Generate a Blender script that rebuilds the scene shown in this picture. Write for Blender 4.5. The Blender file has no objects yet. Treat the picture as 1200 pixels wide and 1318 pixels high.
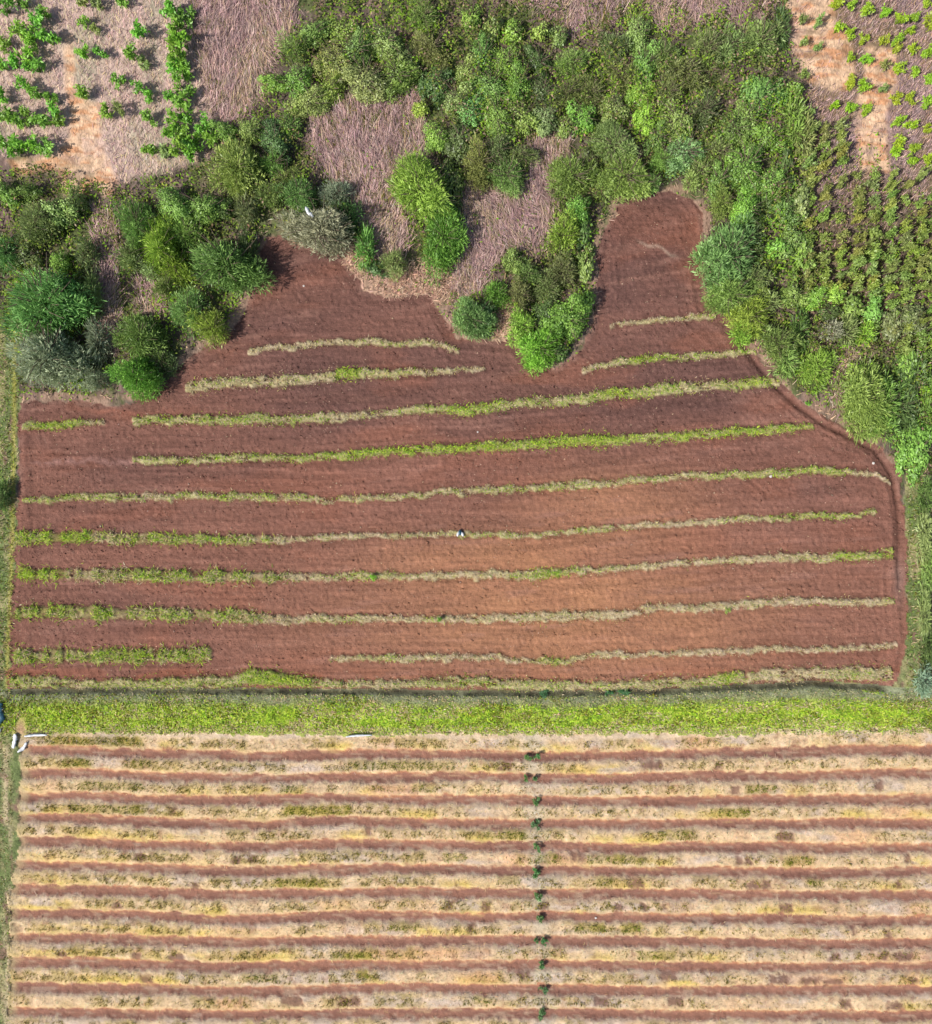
import bpy, math, random
import numpy as np
from mathutils import Vector
random.seed(7)
rng = np.random.default_rng(7)
scene = bpy.context.scene
COL = scene.collection
K = 0.66                 # albedo scale that goes with the exposure
S = 0.05                 # metres per photo pixel on the ground
H = 52.0                 # camera height
NX, NY = 591.0, 690.0    # the point straight below the camera
def wx(px): return (px - 600.0) * S
def wy(py): return (659.0 - py) * S

# ------------------------------------------------------------------ noise
def _h(ix, iy, seed):
    n = (ix.astype(np.int64) * 374761393 + iy.astype(np.int64) * 668265263 + seed * 974711) & 0xffffffff
    n = ((n ^ (n >> 13)) * 1274126177) & 0xffffffff
    return ((n ^ (n >> 16)) & 0xffff) / 65535.0
def vn(x, y, seed=0):
    x = np.asarray(x, float); y = np.asarray(y, float)
    ix = np.floor(x); iy = np.floor(y); fx = x - ix; fy = y - iy
    fx = fx * fx * (3 - 2 * fx); fy = fy * fy * (3 - 2 * fy)
    a = _h(ix, iy, seed); b = _h(ix + 1, iy, seed); c = _h(ix, iy + 1, seed); d = _h(ix + 1, iy + 1, seed)
    return (a * (1 - fx) + b * fx) * (1 - fy) + (c * (1 - fx) + d * fx) * fy
def fbm(x, y, seed=0, o=4):
    s = 0; a = 0.5; t = 0
    for k in range(o):
        s = s + a * vn(x * 2 ** k, y * 2 ** k, seed + 17 * k); t += a; a *= 0.5
    return s / t
def sst(a, b, x):
    t = np.clip((x - a) / (b - a), 0, 1); return t * t * (3 - 2 * t)
def lin(*c):
    c = np.array(c, float) / 255.0
    return np.where(c <= 0.04045, c / 12.92, ((c + 0.055) / 1.055) ** 2.4)
def mixc(a, b, t):
    return a * (1 - t[..., None]) + b * t[..., None]
def inpoly(px, py, poly):
    r = np.zeros(px.shape, bool); n = len(poly)
    for i in range(n):
        x1, y1 = poly[i]; x2, y2 = poly[(i + 1) % n]
        if y1 == y2: continue
        c = ((y1 > py) != (y2 > py)) & (px < (x2 - x1) * (py - y1) / (y2 - y1) + x1)
        r ^= c
    return r
def polydist(px, py, poly, closed=True):
    d = np.full(px.shape, 1e9); n = len(poly)
    for i in range(n if closed else n - 1):
        x1, y1 = poly[i]; x2, y2 = poly[(i + 1) % n]
        dx, dy = x2 - x1, y2 - y1; L = dx * dx + dy * dy + 1e-9
        t = np.clip(((px - x1) * dx + (py - y1) * dy) / L, 0, 1)
        d = np.minimum(d, np.hypot(px - x1 - t * dx, py - y1 - t * dy))
    return d

# ------------------------------------------------------------------ meshes and materials
def mesh_np(name, V, F, cols=None, smooth=False, face_attr=None):
    V = np.ascontiguousarray(V, np.float32).reshape(-1, 3); F = np.ascontiguousarray(F, np.int32)
    me = bpy.data.meshes.new(name); k = F.shape[1]; m = len(F)
    me.vertices.add(len(V)); me.vertices.foreach_set('co', V.ravel())
    me.loops.add(m * k); me.loops.foreach_set('vertex_index', F.ravel())
    me.polygons.add(m); me.polygons.foreach_set('loop_start', np.arange(0, m * k, k, dtype=np.int32))
    if smooth: me.polygons.foreach_set('use_smooth', np.ones(m, bool))
    me.update(calc_edges=True)
    if cols is not None:
        a = me.color_attributes.new('Col', 'FLOAT_COLOR', 'POINT')
        c = np.ones((len(V), 4), np.float32); c[:, :3] = cols; a.data.foreach_set('color', c.ravel())
    if face_attr is not None:
        a = me.attributes.new('var', 'FLOAT', 'FACE'); a.data.foreach_set('value', np.asarray(face_attr, np.float32))
    return me
def obj(name, me, mat=None, parent=None):
    o = bpy.data.objects.new(name, me); COL.objects.link(o)
    if mat and not me.materials: me.materials.append(mat)
    if parent: o.parent = parent
    return o
LABELS = set()
def tag(o, label, cat, kind=None, group=None):
    o['label'] = label; o['category'] = cat
    if kind: o['kind'] = kind
    if group: o['group'] = group
    n = len(label.split())
    if n > 16 or n < 4: print('LABEL LENGTH', n, label)
    if label in LABELS: print('DUP LABEL', label)
    LABELS.add(label)
def nmat(name):
    m = bpy.data.materials.new(name); m.use_nodes = True
    nt = m.node_tree; nt.nodes.clear()
    out = nt.nodes.new('ShaderNodeOutputMaterial')
    return m, nt, out
def ground_mat(name, s1, s2, amp1, amp2, bump, bs, stretch=(1, 1, 1), lines=None):
    m, nt, out = nmat(name); N = nt.nodes.new; L = nt.links.new
    at = N('ShaderNodeAttribute'); at.attribute_name = 'Col'
    tc = N('ShaderNodeTexCoord'); mp = N('ShaderNodeMapping'); mp.inputs['Scale'].default_value = stretch
    L(tc.outputs['Object'], mp.inputs['Vector'])
    cur = at.outputs['Color']
    for sc, am in ((s1, amp1), (s2, amp2)):
        n = N('ShaderNodeTexNoise'); n.inputs['Scale'].default_value = sc; n.inputs['Detail'].default_value = 5; n.inputs['Roughness'].default_value = .65
        L(mp.outputs[0], n.inputs['Vector'])
        r = N('ShaderNodeMapRange'); r.inputs[1].default_value = .3; r.inputs[2].default_value = .7
        r.inputs[3].default_value = 1 - am; r.inputs[4].default_value = 1 + am
        L(n.outputs[0], r.inputs[0])
        mu = N('ShaderNodeMix'); mu.data_type = 'RGBA'; mu.blend_type = 'MULTIPLY'; mu.inputs[0].default_value = 1
        L(cur, mu.inputs[6]); L(r.outputs[0], mu.inputs[7]); cur = mu.outputs[2]
    if lines:                                                   # fine tillage lines along the rows
        m2 = N('ShaderNodeMapping'); m2.inputs['Scale'].default_value = (lines[0], lines[1], 1); L(tc.outputs['Object'], m2.inputs['Vector'])
        n = N('ShaderNodeTexNoise'); n.inputs['Scale'].default_value = 1; n.inputs['Detail'].default_value = 3; n.inputs['Roughness'].default_value = .7; L(m2.outputs[0], n.inputs['Vector'])
        r = N('ShaderNodeMapRange'); r.inputs[1].default_value = .3; r.inputs[2].default_value = .7; r.inputs[3].default_value = 1 - lines[2]; r.inputs[4].default_value = 1 + lines[2]; L(n.outputs[0], r.inputs[0])
        mu = N('ShaderNodeMix'); mu.data_type = 'RGBA'; mu.blend_type = 'MULTIPLY'; mu.inputs[0].default_value = 1
        L(cur, mu.inputs[6]); L(r.outputs[0], mu.inputs[7]); cur = mu.outputs[2]
    n = N('ShaderNodeTexNoise'); n.inputs['Scale'].default_value = bs; n.inputs['Detail'].default_value = 4
    L(mp.outputs[0], n.inputs['Vector'])
    b = N('ShaderNodeBump'); b.inputs['Strength'].default_value = bump; b.inputs['Distance'].default_value = .06
    L(n.outputs[0], b.inputs['Height'])
    p = N('ShaderNodeBsdfPrincipled'); p.inputs['Roughness'].default_value = .95; p.inputs['Specular IOR Level'].default_value = .1
    L(cur, p.inputs['Base Color']); L(b.outputs[0], p.inputs['Normal']); L(p.outputs[0], out.inputs[0])
    return m
def blade_mat(name, trans=.3):
    m, nt, out = nmat(name); N = nt.nodes.new; L = nt.links.new
    at = N('ShaderNodeAttribute'); at.attribute_name = 'Col'
    d = N('ShaderNodeBsdfDiffuse'); t = N('ShaderNodeBsdfTranslucent'); mx = N('ShaderNodeMixShader'); mx.inputs[0].default_value = trans
    L(at.outputs['Color'], d.inputs[0]); L(at.outputs['Color'], t.inputs[0]); L(d.outputs[0], mx.inputs[1]); L(t.outputs[0], mx.inputs[2]); L(mx.outputs[0], out.inputs[0])
    return m
def leaf_mat(name):
    m, nt, out = nmat(name); N = nt.nodes.new; L = nt.links.new
    oi = N('ShaderNodeObjectInfo'); at = N('ShaderNodeAttribute'); at.attribute_name = 'var'
    r = N('ShaderNodeMapRange'); r.inputs[3].default_value = .6; r.inputs[4].default_value = 1.4
    L(at.outputs['Fac'], r.inputs[0])
    hs = N('ShaderNodeHueSaturation'); L(oi.outputs['Color'], hs.inputs['Color'])
    hr = N('ShaderNodeMapRange'); hr.inputs[3].default_value = .505; hr.inputs[4].default_value = .492
    L(at.outputs['Fac'], hr.inputs[0]); L(hr.outputs[0], hs.inputs['Hue']); L(r.outputs[0], hs.inputs['Value'])
    d = N('ShaderNodeBsdfDiffuse'); t = N('ShaderNodeBsdfTranslucent'); mx = N('ShaderNodeMixShader'); mx.inputs[0].default_value = .3
    g = N('ShaderNodeBsdfGlossy'); g.inputs['Roughness'].default_value = .45; m2 = N('ShaderNodeMixShader'); m2.inputs[0].default_value = .03
    L(hs.outputs[0], d.inputs[0]); L(hs.outputs[0], t.inputs[0]); L(d.outputs[0], mx.inputs[1]); L(t.outputs[0], mx.inputs[2])
    L(mx.outputs[0], m2.inputs[1]); L(g.outputs[0], m2.inputs[2]); L(m2.outputs[0], out.inputs[0])
    return m
def plain_mat(name, col, rough=.7, var=.2, sc=8):
    m, nt, out = nmat(name); N = nt.nodes.new; L = nt.links.new
    n = N('ShaderNodeTexNoise'); n.inputs['Scale'].default_value = sc; n.inputs['Detail'].default_value = 4
    tc = N('ShaderNodeTexCoord'); L(tc.outputs['Object'], n.inputs['Vector'])
    cr = N('ShaderNodeValToRGB'); c = np.array(col)
    cr.color_ramp.elements[0].position = .3; cr.color_ramp.elements[1].position = .7
    cr.color_ramp.elements[0].color = (*(c * (1 - var)), 1); cr.color_ramp.elements[1].color = (*np.minimum(c * (1 + var), 1), 1)
    L(n.outputs[0], cr.inputs[0])
    p = N('ShaderNodeBsdfPrincipled'); p.inputs['Roughness'].default_value = rough
    L(cr.outputs[0], p.inputs['Base Color']); L(p.outputs[0], out.inputs[0])
    return m
M_SOIL = ground_mat('ploughed soil', 4.0, 24.0, .12, .40, 1.0, 18.0, (.8, 1.2, 1), (.35, 4.5, .17))
M_FLOOR = ground_mat('thicket litter', 2.5, 12.0, .25, .35, .9, 7.0, (1, .45, 1))
M_STRAW = ground_mat('straw mulch', 4.0, 22.0, .14, .26, .9, 16.0, (1, 1.4, 1))
M_TURF = ground_mat('turf', 3.0, 12.0, .25, .3, .9, 8.0)
M_BLADE = blade_mat('grass blades', .3)
M_DRY = blade_mat('dry stalks', .12)
M_LEAF = leaf_mat('leaves')
M_BARK = plain_mat('bark', (.12, .085, .06), .9, .35)
M_WHITE = plain_mat('white plastic', (.55, .56, .57), .45, .05)
M_DKBLUE = plain_mat('dark blue plastic', (.02, .07, .10), .4, .5)
M_BLUE = plain_mat('pale blue plastic', (.35, .5, .62), .5, .1)
M_STONE = plain_mat('pale stone', (.5, .46, .42), .8, .12)

# ------------------------------------------------------------------ layout read off the photograph (photo pixels)
FIELD = [(24,520),(75,514),(120,520),(150,521),(178,514),(205,500),(235,468),(262,449),(300,422),(322,384),(334,345),(342,305),(362,303),(382,316),
 (430,318),(448,342),(468,374),(500,384),(530,381),(556,378),(570,405),(588,434),(640,440),(664,440),(688,468),(715,474),(742,458),(762,424),(771,380),
 (767,330),(776,298),(797,264),(825,248),(860,245),(888,253),(904,275),(905,330),(912,392),(938,408),(960,438),(977,458),(1002,490),(1030,514),
 (1062,537),(1100,556),(1132,574),(1157,610),(1167,680),(1166,760),(1168,820),(1160,862),(1150,884),(1050,879),(950,883),(850,888),(700,891),(600,890),
 (420,888),(300,887),(100,887),(10,890),(14,820),(20,700),(24,600)]
DITCH = [(-80,891),(0,891),(100,889),(300,889),(420,890),(600,892),(700,893),(850,890),(950,885),(1050,881),(1120,884),(1150,888),(1280,890)]
# every uncut grass strip: points (x, y, width), colour profile (x, green 0..1), label
STRIPS = [
 ([(320,455,5),(345,450,6),(385,446,6),(430,441,7),(480,440,8),(510,443,7),(550,441,9),(590,452,6)], [(320,.1),(430,.3),(500,.4),(540,.35),(590,.15)],
  'thin pale dry strip, topmost of those left of the jutting lime bush'),
 ([(785,418,3),(830,415,5),(880,409,6),(920,408,7)], [(785,.1),(850,.35),(880,.15),(920,.6)], 'short thin pale strip across the upper right notch of the field'),
 ([(240,500,15),(262,497,17),(300,492,15),(330,490,15),(400,488,15),(440,483,17),(465,482,15),(500,481,12),(560,478,8),(625,475,4)], [(240,.3),(300,.35),(400,.3),(428,.4),(436,1),(460,.9),(468,.35),(500,.5),(560,.35),(625,.1)],
  'pale straw strip with one bright green clump in its middle'),
 ([(750,475,6),(800,466,10),(850,461,10),(900,459,9),(975,453,7)], [(750,.1),(790,.4),(820,.8),(900,.5),(975,.5)], 'short green strip running right from the jutting lime bush'),
 ([(30,549,7),(60,549,9),(90,546,10),(135,544,5)], [(30,.5),(60,.8),(90,.9),(135,.2)], 'short green strip beside the left path, just below the thicket'),
 ([(172,543,12),(230,541,12),(300,541,12),(400,538,11),(450,536,11),(520,531,10),(560,527,12),(600,527,14),(650,521,14),(720,516,14),(800,507,13),(850,502,15),(900,498,15),(960,494,13),(1002,491,10)],
  [(172,.55),(230,.6),(300,.6),(400,.5),(450,.25),(560,.6),(600,.85),(680,.55),(740,.5),(800,.85),(850,.6),(900,.35),(960,.75),(1002,.6)], 'long green strip, the highest one crossing nearly the whole field'),
 ([(172,593,9),(250,592,10),(300,590,10),(400,589,10),(450,586,11),(520,580,11),(600,577,12),(650,575,14),(700,571,13),(750,568,17),(800,567,13),(880,561,12),(950,555,13),(1000,552,12),(1046,550,10)],
  [(172,.45),(300,.6),(400,.7),(450,.9),(600,.9),(680,.8),(740,1),(770,.95),(840,.7),(950,.85),(1046,.8)], 'brightest yellow-green strip of the ploughed field'),
 ([(30,643,7),(100,641,9),(170,639,10),(200,638,9),(300,638,10),(350,640,11),(420,643,7),(480,640,7),(540,637,6),(570,632,7),(620,632,9),(680,628,9),(750,624,10),(800,620,8),(860,614,8),(900,613,9),(980,609,9),(1050,606,10),(1100,608,7),(1130,612,5),(1146,621,3)],
  [(30,.5),(130,.65),(200,.3),(270,.6),(330,.6),(420,.4),(560,.4),(680,.5),(760,.4),(820,.5),(900,.5),(1000,.6),(1080,.7),(1110,.2),(1146,.05)], 'strip whose right end bends down like a hook'),
 ([(22,694,14),(60,692,16),(120,692,15),(170,693,15),(220,694,14),(270,694,13),(300,696,14),(360,695,9),(440,692,7),(500,690,6),(580,688,6),(640,688,7),(690,688,7),(750,683,8),(800,680,7),(880,673,7),(950,669,8),(1020,665,8),(1080,663,8),(1127,659,5)],
  [(22,.6),(60,.95),(110,.95),(125,.4),(200,.7),(270,.6),(310,.55),(420,.2),(500,.2),(570,.4),(640,.55),(680,.3),(750,.5),(850,.15),(950,.35),(1050,.7),(1127,.6)], 'thin patchy strip carrying the small white bags'),
 ([(25,738,17),(85,740,15),(130,741,17),(200,742,17),(260,742,17),(300,742,18),(340,743,15),(400,743,9),(480,742,11),(540,741,9),(600,739,11),(660,740,11),(700,738,12),(740,736,11),(800,731,8),(850,727,8),(900,724,10),(950,720,11),(1000,718,11),(1080,717,12),(1148,713,13)],
  [(25,.95),(80,1),(90,.4),(200,.65),(320,.6),(400,.25),(480,.6),(560,.2),(640,.3),(720,.8),(760,.3),(900,.2),(1000,.25),(1060,.4),(1090,.8),(1120,.5),(1148,1)], 'strip with a dense green block at its left end'),
 ([(22,788,18),(100,789,18),(200,790,18),(250,790,17),(300,793,18),(350,797,12),(440,797,10),(500,796,10),(560,796,10),(640,796,12),(700,795,14),(760,791,15),(800,790,13),(850,783,11),(900,782,10),(960,777,11),(1030,774,12),(1100,775,11),(1150,775,8)],
  [(22,.8),(100,.75),(200,.6),(300,.65),(360,.15),(440,.4),(500,.15),(560,.4),(570,.2),(700,.3),(800,.15),(930,.2),(1000,.15),(1130,.2),(1150,.7)], 'wide tufted strip, the longest near the field bottom, pale at right'),
 ([(20,845,18),(100,844,19),(200,844,19),(272,843,16)], [(20,.7),(100,.75),(200,.7),(272,.7)], 'short row of separate grass tufts at the field lower left'),
 ([(425,847,5),(500,847,8),(580,846,9),(640,847,8),(680,852,6),(710,850,10),(735,850,9),(765,843,9),(830,843,7),(900,840,8),(960,838,7),(1000,833,8),(1050,836,5),(1100,835,6),(1155,830,7)],
  [(425,.2),(480,.5),(540,.3),(600,.1),(680,.2),(715,.8),(750,.25),(850,.1),(1000,.15),(1155,.15)], 'faint wavy pale strip, lowest one in the right part of the field'),
 ([(15,878,16),(60,876,15),(100,881,13),(200,880,16),(300,877,17),(322,870,24),(355,872,22),(392,876,16),(430,882,9),(520,880,13),(600,878,16),(700,882,15),(800,882,14),(900,878,16),(950,872,19),(1000,869,19),(1050,867,18),(1100,866,20),(1146,868,22)],
  [(15,.6),(100,.5),(200,.55),(300,.6),(325,.9),(390,.85),(420,.4),(500,.4),(540,.5),(620,.55),(700,.5),(800,.4),(900,.5),(945,.75),(970,.3),(1050,.3),(1100,.5),(1146,.3)], 'olive grass bank along the bottom edge of the ploughed field'),
]
FX = [-80, 0, 100, 300, 450, 750, 1100, 1280]
FUR = [[966,967,967,973,971,974,967,966],[995,996,996,1002,1000,1002,997,995],[1026,1027,1027,1031,1027,1032,1030,1028],[1054,1055,1055,1061,1059,1062,1061,1059],
 [1083,1084,1084,1091,1087,1091,1092,1090],[1114,1115,1115,1122,1119,1122,1124,1122],[1146,1146,1146,1154,1149,1151,1155,1153],[1177,1177,1177,1185,1180,1182,1186,1184],
 [1208,1208,1209,1215,1211,1212,1216,1214],[1239,1239,1240,1246,1244,1244,1246,1245],[1271,1272,1272,1277,1274,1275,1277,1276],[1303,1303,1304,1307,1306,1306,1309,1308],
 [1334,1334,1335,1338,1337,1337,1340,1339],[1366,1366,1366,1369,1368,1368,1371,1370],[1398,1398,1398,1400,1400,1400,1400,1400]]
STRAW_L = [(940,26),(1000,28),(1100,24),(1160,14),(1318,12),(1400,12)]   # left end of the straw beds (y, x)
# bare soil squares (x, y, half width) and rich green patches in the straw (x0, x1, y)
BARE = [(947,1018,5),(1132,1012,6),(1012,1078,9),(953,1109,4),(963,1109,4),(971,1140,7),(988,1140,5),(1013,1170,9),(1157,1138,4),(1170,1106,4),(1165,1233,12),(1140,1233,5),(1075,1233,7),
 (996,1262,5),(1010,1262,8),(1045,1264,12),(1075,1265,12),(1180,1264,7),(1090,1293,7),(1155,1296,8),(325,1108,6),(304,1109,3),(222,1046,4),(180,1105,6),(250,1142,5),(150,1166,4),(225,1234,9),(175,1232,5),
 (80,1229,7),(20,1196,5),(188,1263,7),(740,1103,4),(748,1103,3),(820,1138,9),(626,1168,4),(700,1168,5),(797,1168,4),(830,1168,4),(855,1168,3),(670,1255,5),(680,1256,4),(607,1195,5),(775,1290,9),(860,1257,11),(870,1290,9),
 (840,986,12),(925,987,5),(652,987,8),(475,1070,3),(580,1165,4),(1100,1200,3),(1145,1203,4),(375,1290,14),(450,1290,14)]
LUSH = [(350,425,1138),(425,480,1233),(455,560,985),(510,585,986),(60,150,955),(140,185,955),(80,120,984),(170,195,984),(100,185,1012),(90,190,1042),(130,170,1042),(360,390,1018),(530,560,1014),(365,450,1044),(640,680,1073),
 (615,680,1074),(780,830,1106),(755,785,1106),(1010,1050,1108),(1040,1060,1137),(820,870,1231),(740,780,1195),(800,830,1195),(640,670,1133),(765,790,1134),(310,360,1260),(460,480,1255),(610,630,1287),(915,965,1047),(960,1000,1017),(570,600,1104),(500,540,1193),(850,890,1075),(690,720,1106)]
THATCH = {  # open patches of matted dead grass
 'slope of matted grey-pink dry grass beside the top left plot': [(248,-70),(385,-70),(380,30),(345,85),(335,120),(300,165),(285,160),(268,110),(255,50)],
 'large clearing of matted pink dry grass left of the large lime tree': [(398,130),(440,118),(530,118),(545,150),(548,185),(512,215),(500,250),(525,290),(520,320),(495,350),(480,330),(465,290),(435,235),(402,190)],
 'dry pink grass clearing right of the large lime tree': [(595,235),(680,240),(685,185),(725,175),(735,190),(712,230),(712,270),(705,300),(690,330),(650,320),(630,345),(622,375),(590,385),(580,370),(592,330)],
 'small grey dry patch between the egg-shaped bush and tall lime tree': [(1072,450),(1108,450),(1098,480),(1095,520),(1092,535),(1070,515),(1075,480)],
 'dry pink grass patches along the top edge behind the thicket': [(620,-70),(1010,-70),(990,10),(965,45),(930,10),(900,25),(870,40),(840,25),(825,-10),(800,10),(770,40),(735,45),(715,15),(640,-10)],
 'narrow strip of dry litter between the left bushes': [(120,270),(150,280),(148,340),(155,400),(150,460),(130,420),(122,350)],
 'dry pink patch below the long lime shrubs at left': [(175,365),(215,365),(215,400),(185,410)],
}
ORANGE = [[(78,40),(96,40),(104,120),(130,135),(90,150),(80,120)], [(88,130),(134,130),(134,185),(156,235),(145,256),(80,256),(72,222),(20,230),(8,205),(66,196),(84,176)],
          [(1005,-70),(1082,-70),(1078,20),(1100,55),(1108,118),(1068,122),(1036,105),(1022,75),(1004,50)],
          [(1110,55),(1158,60),(1158,110),(1144,150),(1150,226),(1106,232),(1098,180),(1096,130),(1108,110)]]
PLOT_L = [(-70,-70),(255,-70),(262,60),(285,150),(270,205),(220,225),(150,240),(60,205),(-70,205)]
PLOT_R = [(1010,-70),(1280,-70),(1280,470),(1190,460),(1120,450),(1050,420),(1035,330),(1042,200),(1035,110),(1012,60)]

# ------------------------------------------------------------------ terrain grid, 0.1 m
xs = np.arange(-70, 1271, 2.0); ys = np.arange(-70, 1391, 2.0)
PX, PY = np.meshgrid(xs, ys)
nx, ny = len(xs), len(ys)
wpx = PX + (fbm(PX / 14, PY / 14, 3) - .5) * 12
wpy = PY + (fbm(PX / 14, PY / 14, 4) - .5) * 12
in_field = inpoly(wpx, wpy, FIELD)
dF = polydist(PX, PY, FIELD)
ditch = np.interp(xs, *zip(*DITCH))[None, :] + (fbm(PX / 20, PY * 0, 9) - .5) * 4
verge_bot = 945 + (vn(PX / 6, PY / 3, 12) - .5) * 8 + (vn(PX / 60, PY * 0, 13) - .5) * 5 - 6 * sst(900, 1200, PX)
straw_left = np.interp(ys, *zip(*STRAW_L))[:, None] + (fbm(PX / 8, PY / 8, 21) - .5) * 10
REG = np.zeros(PX.shape, int)              # 0 thicket floor 1 ploughed 2 verge 3 straw field 4 side path
left_edge = np.interp(ys, [430, 520, 700, 880, 1400], [28, 25, 20, 13, 13])[:, None] + (fbm(PX / 10, PY / 10, 23) - .5) * 7
REG[(PY > 425) & (wpx < left_edge) & (PY < 960)] = 4
REG[(PX > 1140) & (wpx > 1165) & (PY > 610) & (PY < 900)] = 4
REG[in_field & (PY < ditch - 3)] = 1
REG[(REG != 1) & (PY >= ditch - 3) & (PY < verge_bot)] = 2
REG[(PY >= verge_bot)] = 3
REG[(REG == 3) & (PX < straw_left - 3)] = 4
REG[(REG == 0) & (PY > 700)] = 4

Z = (fbm(PX / 60, PY / 60, 31) - .5) * .25 * (REG == 0) + (fbm(PX / 9, PY / 9, 32) - .5) * .16 * (REG == 0)
C = np.zeros(PX.shape + (3,))
hf = vn(PX / 2.1, PY / 2.1, 41); hf2 = fbm(PX / 5, PY / 5, 42)
# --- ploughed soil
lines = []
base_lines = [STRIPS[2][0], STRIPS[5][0], STRIPS[6][0], STRIPS[7][0], STRIPS[8][0], STRIPS[9][0], STRIPS[10][0], STRIPS[12][0], STRIPS[13][0]]
for p in base_lines:
    a = np.array(p); lines.append(np.interp(xs, a[:, 0], a[:, 1]))
lines[0] = np.interp(xs, [0, 240, 330, 625, 750, 975, 1200], [505, 500, 490, 477, 474, 453, 440])
lines.insert(0, lines[0] - 48)
Lm = np.array(lines)                       # (k, nx)
SC = np.zeros(PX.shape)
for i in range(nx):
    l = np.maximum.accumulate(Lm[:, i] + np.arange(len(Lm)) * 1e-3)
    SC[:, i] = np.interp(ys, l, np.arange(len(Lm)))
    up = ys < l[0]; SC[up, i] = (ys[up] - l[0]) / 48.0
hl = .42 * vn(SC * 11, PX / 110, 51) + .34 * vn(SC * 20, PX / 70, 52) + .24 * vn(SC * 5, PX / 160, 352)          # harrow lines along the strips
dE = np.where(in_field, dF, 0)
edge = sst(60, 15, dE + (fbm(PX / 40, PY / 40, 53) - .5) * 30) * (PY < 860)
hl_e = .5 * vn(dE / 3.3, (PX + PY) / 160, 54) + .5 * vn(dE / 6, (PX - PY) / 120, 55)
hl = hl * (1 - edge) + hl_e * edge
c_mid, c_dark, c_or, c_red = lin(144, 101, 86), lin(116, 84, 76), lin(186, 134, 99), lin(151, 98, 78)
big = fbm(PX / 130, PY / 60, 56)
dark = np.clip(sst(640, 470, PY) * .75 + (big - .5) * 1.3 + sst(.5, .2, vn(SC * 1.0, PX / 200, 57)) * .25, 0, 1)
dark = np.clip(dark - np.exp(-((PX - 700) / 330) ** 2 - ((PY - 800) / 130) ** 2) * .6, 0, 1)
oran = np.clip(np.exp(-((PX - 720) / 260) ** 2 - ((PY - 800) / 80) ** 2) * 1.0 + np.exp(-((PX - 790) / 110) ** 2 - ((PY - 650) / 45) ** 2) * .7 + np.exp(-((PX - 620) / 120) ** 2 - ((PY - 715) / 30) ** 2) * .6, 0, 1) * (.5 + .75 * fbm(PX / 50, PY / 25, 58))
red = sst(.5, .75, fbm(PX / 100, SC * 1.6, 59)) * .4 + .35 * np.exp(-((PX - 850) / 70) ** 2 - ((PY - 300) / 28) ** 2) + .6 * sst(855, 865, PY) * (PY < 880) * (fbm(PX / 40, PY / 10, 60) > .45)
cs = mixc(np.broadcast_to(c_mid, C.shape), c_dark, dark)
cs = mixc(cs, c_red, np.clip(red, 0, 1)); cs = mixc(cs, c_or, np.clip(oran, 0, 1))
cs = cs * (1 + (hl - .5) * .50 + (hf - .5) * .30 + (hf2 - .5) * .25)[..., None]
speck = sst(.95, .99, vn(PX / 2.0, PY / 2.0, 61)) * .22 * (fbm(PX / 30, PY / 30, 62) > .42)
cs = mixc(cs, lin(200, 160, 140), speck)
cs = mixc(cs, lin(172, 128, 112), sst(.62, .8, fbm(PX / 60 + SC * 2, SC * 5, 63)) * .35)
rimm = sst(9, 2, dE) * (PY < 640) * sst(.35, .6, fbm(PX / 18, PY / 18, 64))
cs = mixc(cs, lin(160, 124, 110), rimm * .45)
fur = np.exp(-((dE - 7 - 4 * fbm(PX / 40, PY / 40, 66)) / 2.2) ** 2) * sst(930, 980, PX) * (PY > 440) * (PY < 760) + .5 * np.exp(-((dE - 15) / 1.8) ** 2) * sst(1080, 1120, PX) * (PY > 540) * (PY < 720)
cs = cs * (1 - .45 * np.clip(fur, 0, 1))[..., None]
m1 = REG == 1
C[m1] = cs[m1]
zp = -.12 * fur + (hl - .5) * .10 + (hf - .5) * .08 + (fbm(PX / 3, PY / 3, 65) - .5) * .07
Z[m1] = zp[m1]
# uncut strips: raised balks with steep dark soil sides
STRIPMASK = np.zeros(PX.shape)
strip_arr = []
for k, (pts, prof, lab) in enumerate(STRIPS):
    a = np.array(pts, float)
    yc = np.interp(xs, a[:, 0], a[:, 1]) + (fbm(xs / 22, xs * 0 + k, 70) - .5) * 6
    w = np.interp(xs, a[:, 0], a[:, 2]) * (.46 + .46 * fbm(xs / 16, xs * 0 + k, 71))
    w[(xs < a[0, 0]) | (xs > a[-1, 0])] = 0
    strip_arr.append((yc, w))
    gapm = np.ones(PX.shape)
    if k in (8, 9, 10, 11): gapm = np.where(PX < 390, sst(.30, .52, fbm(PX / (6 if k > 8 else 9), PX * 0 + k, 140)), 1)
    dy = np.abs(PY - yc[None, :] + (vn(PX / 4, PY / 4, 74 + k) - .5) * 5 + (fbm(PX / 9, PY / 9, 75 + k) - .5) * 5); hw = w[None, :] / 2
    t = sst(hw + 2.2, hw - 1.4, dy) * (hw > .4) * m1 * (.5 + .5 * gapm) * sst(.22, .42, fbm(PX / 12, PY / 5, 76 + k))
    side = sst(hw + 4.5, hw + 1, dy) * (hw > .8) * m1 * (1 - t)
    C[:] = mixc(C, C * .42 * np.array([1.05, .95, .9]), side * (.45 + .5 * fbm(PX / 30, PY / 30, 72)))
    g = np.interp(xs, *zip(*prof))[None, :] + (fbm(PX / 9, PY / 5, 73 + k) - .5) * .9
    cc = mixc(np.broadcast_to(lin(212, 192, 160), C.shape), lin(160, 168, 82), np.clip(g, 0, 1))
    C[:] = mixc(C, cc * (1 + (hf - .5) * .5)[..., None], t * .92)
    Z += t * (.05 + .016 * np.minimum(hw, 9)) * 1.1
    STRIPMASK = np.maximum(STRIPMASK, t)
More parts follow.
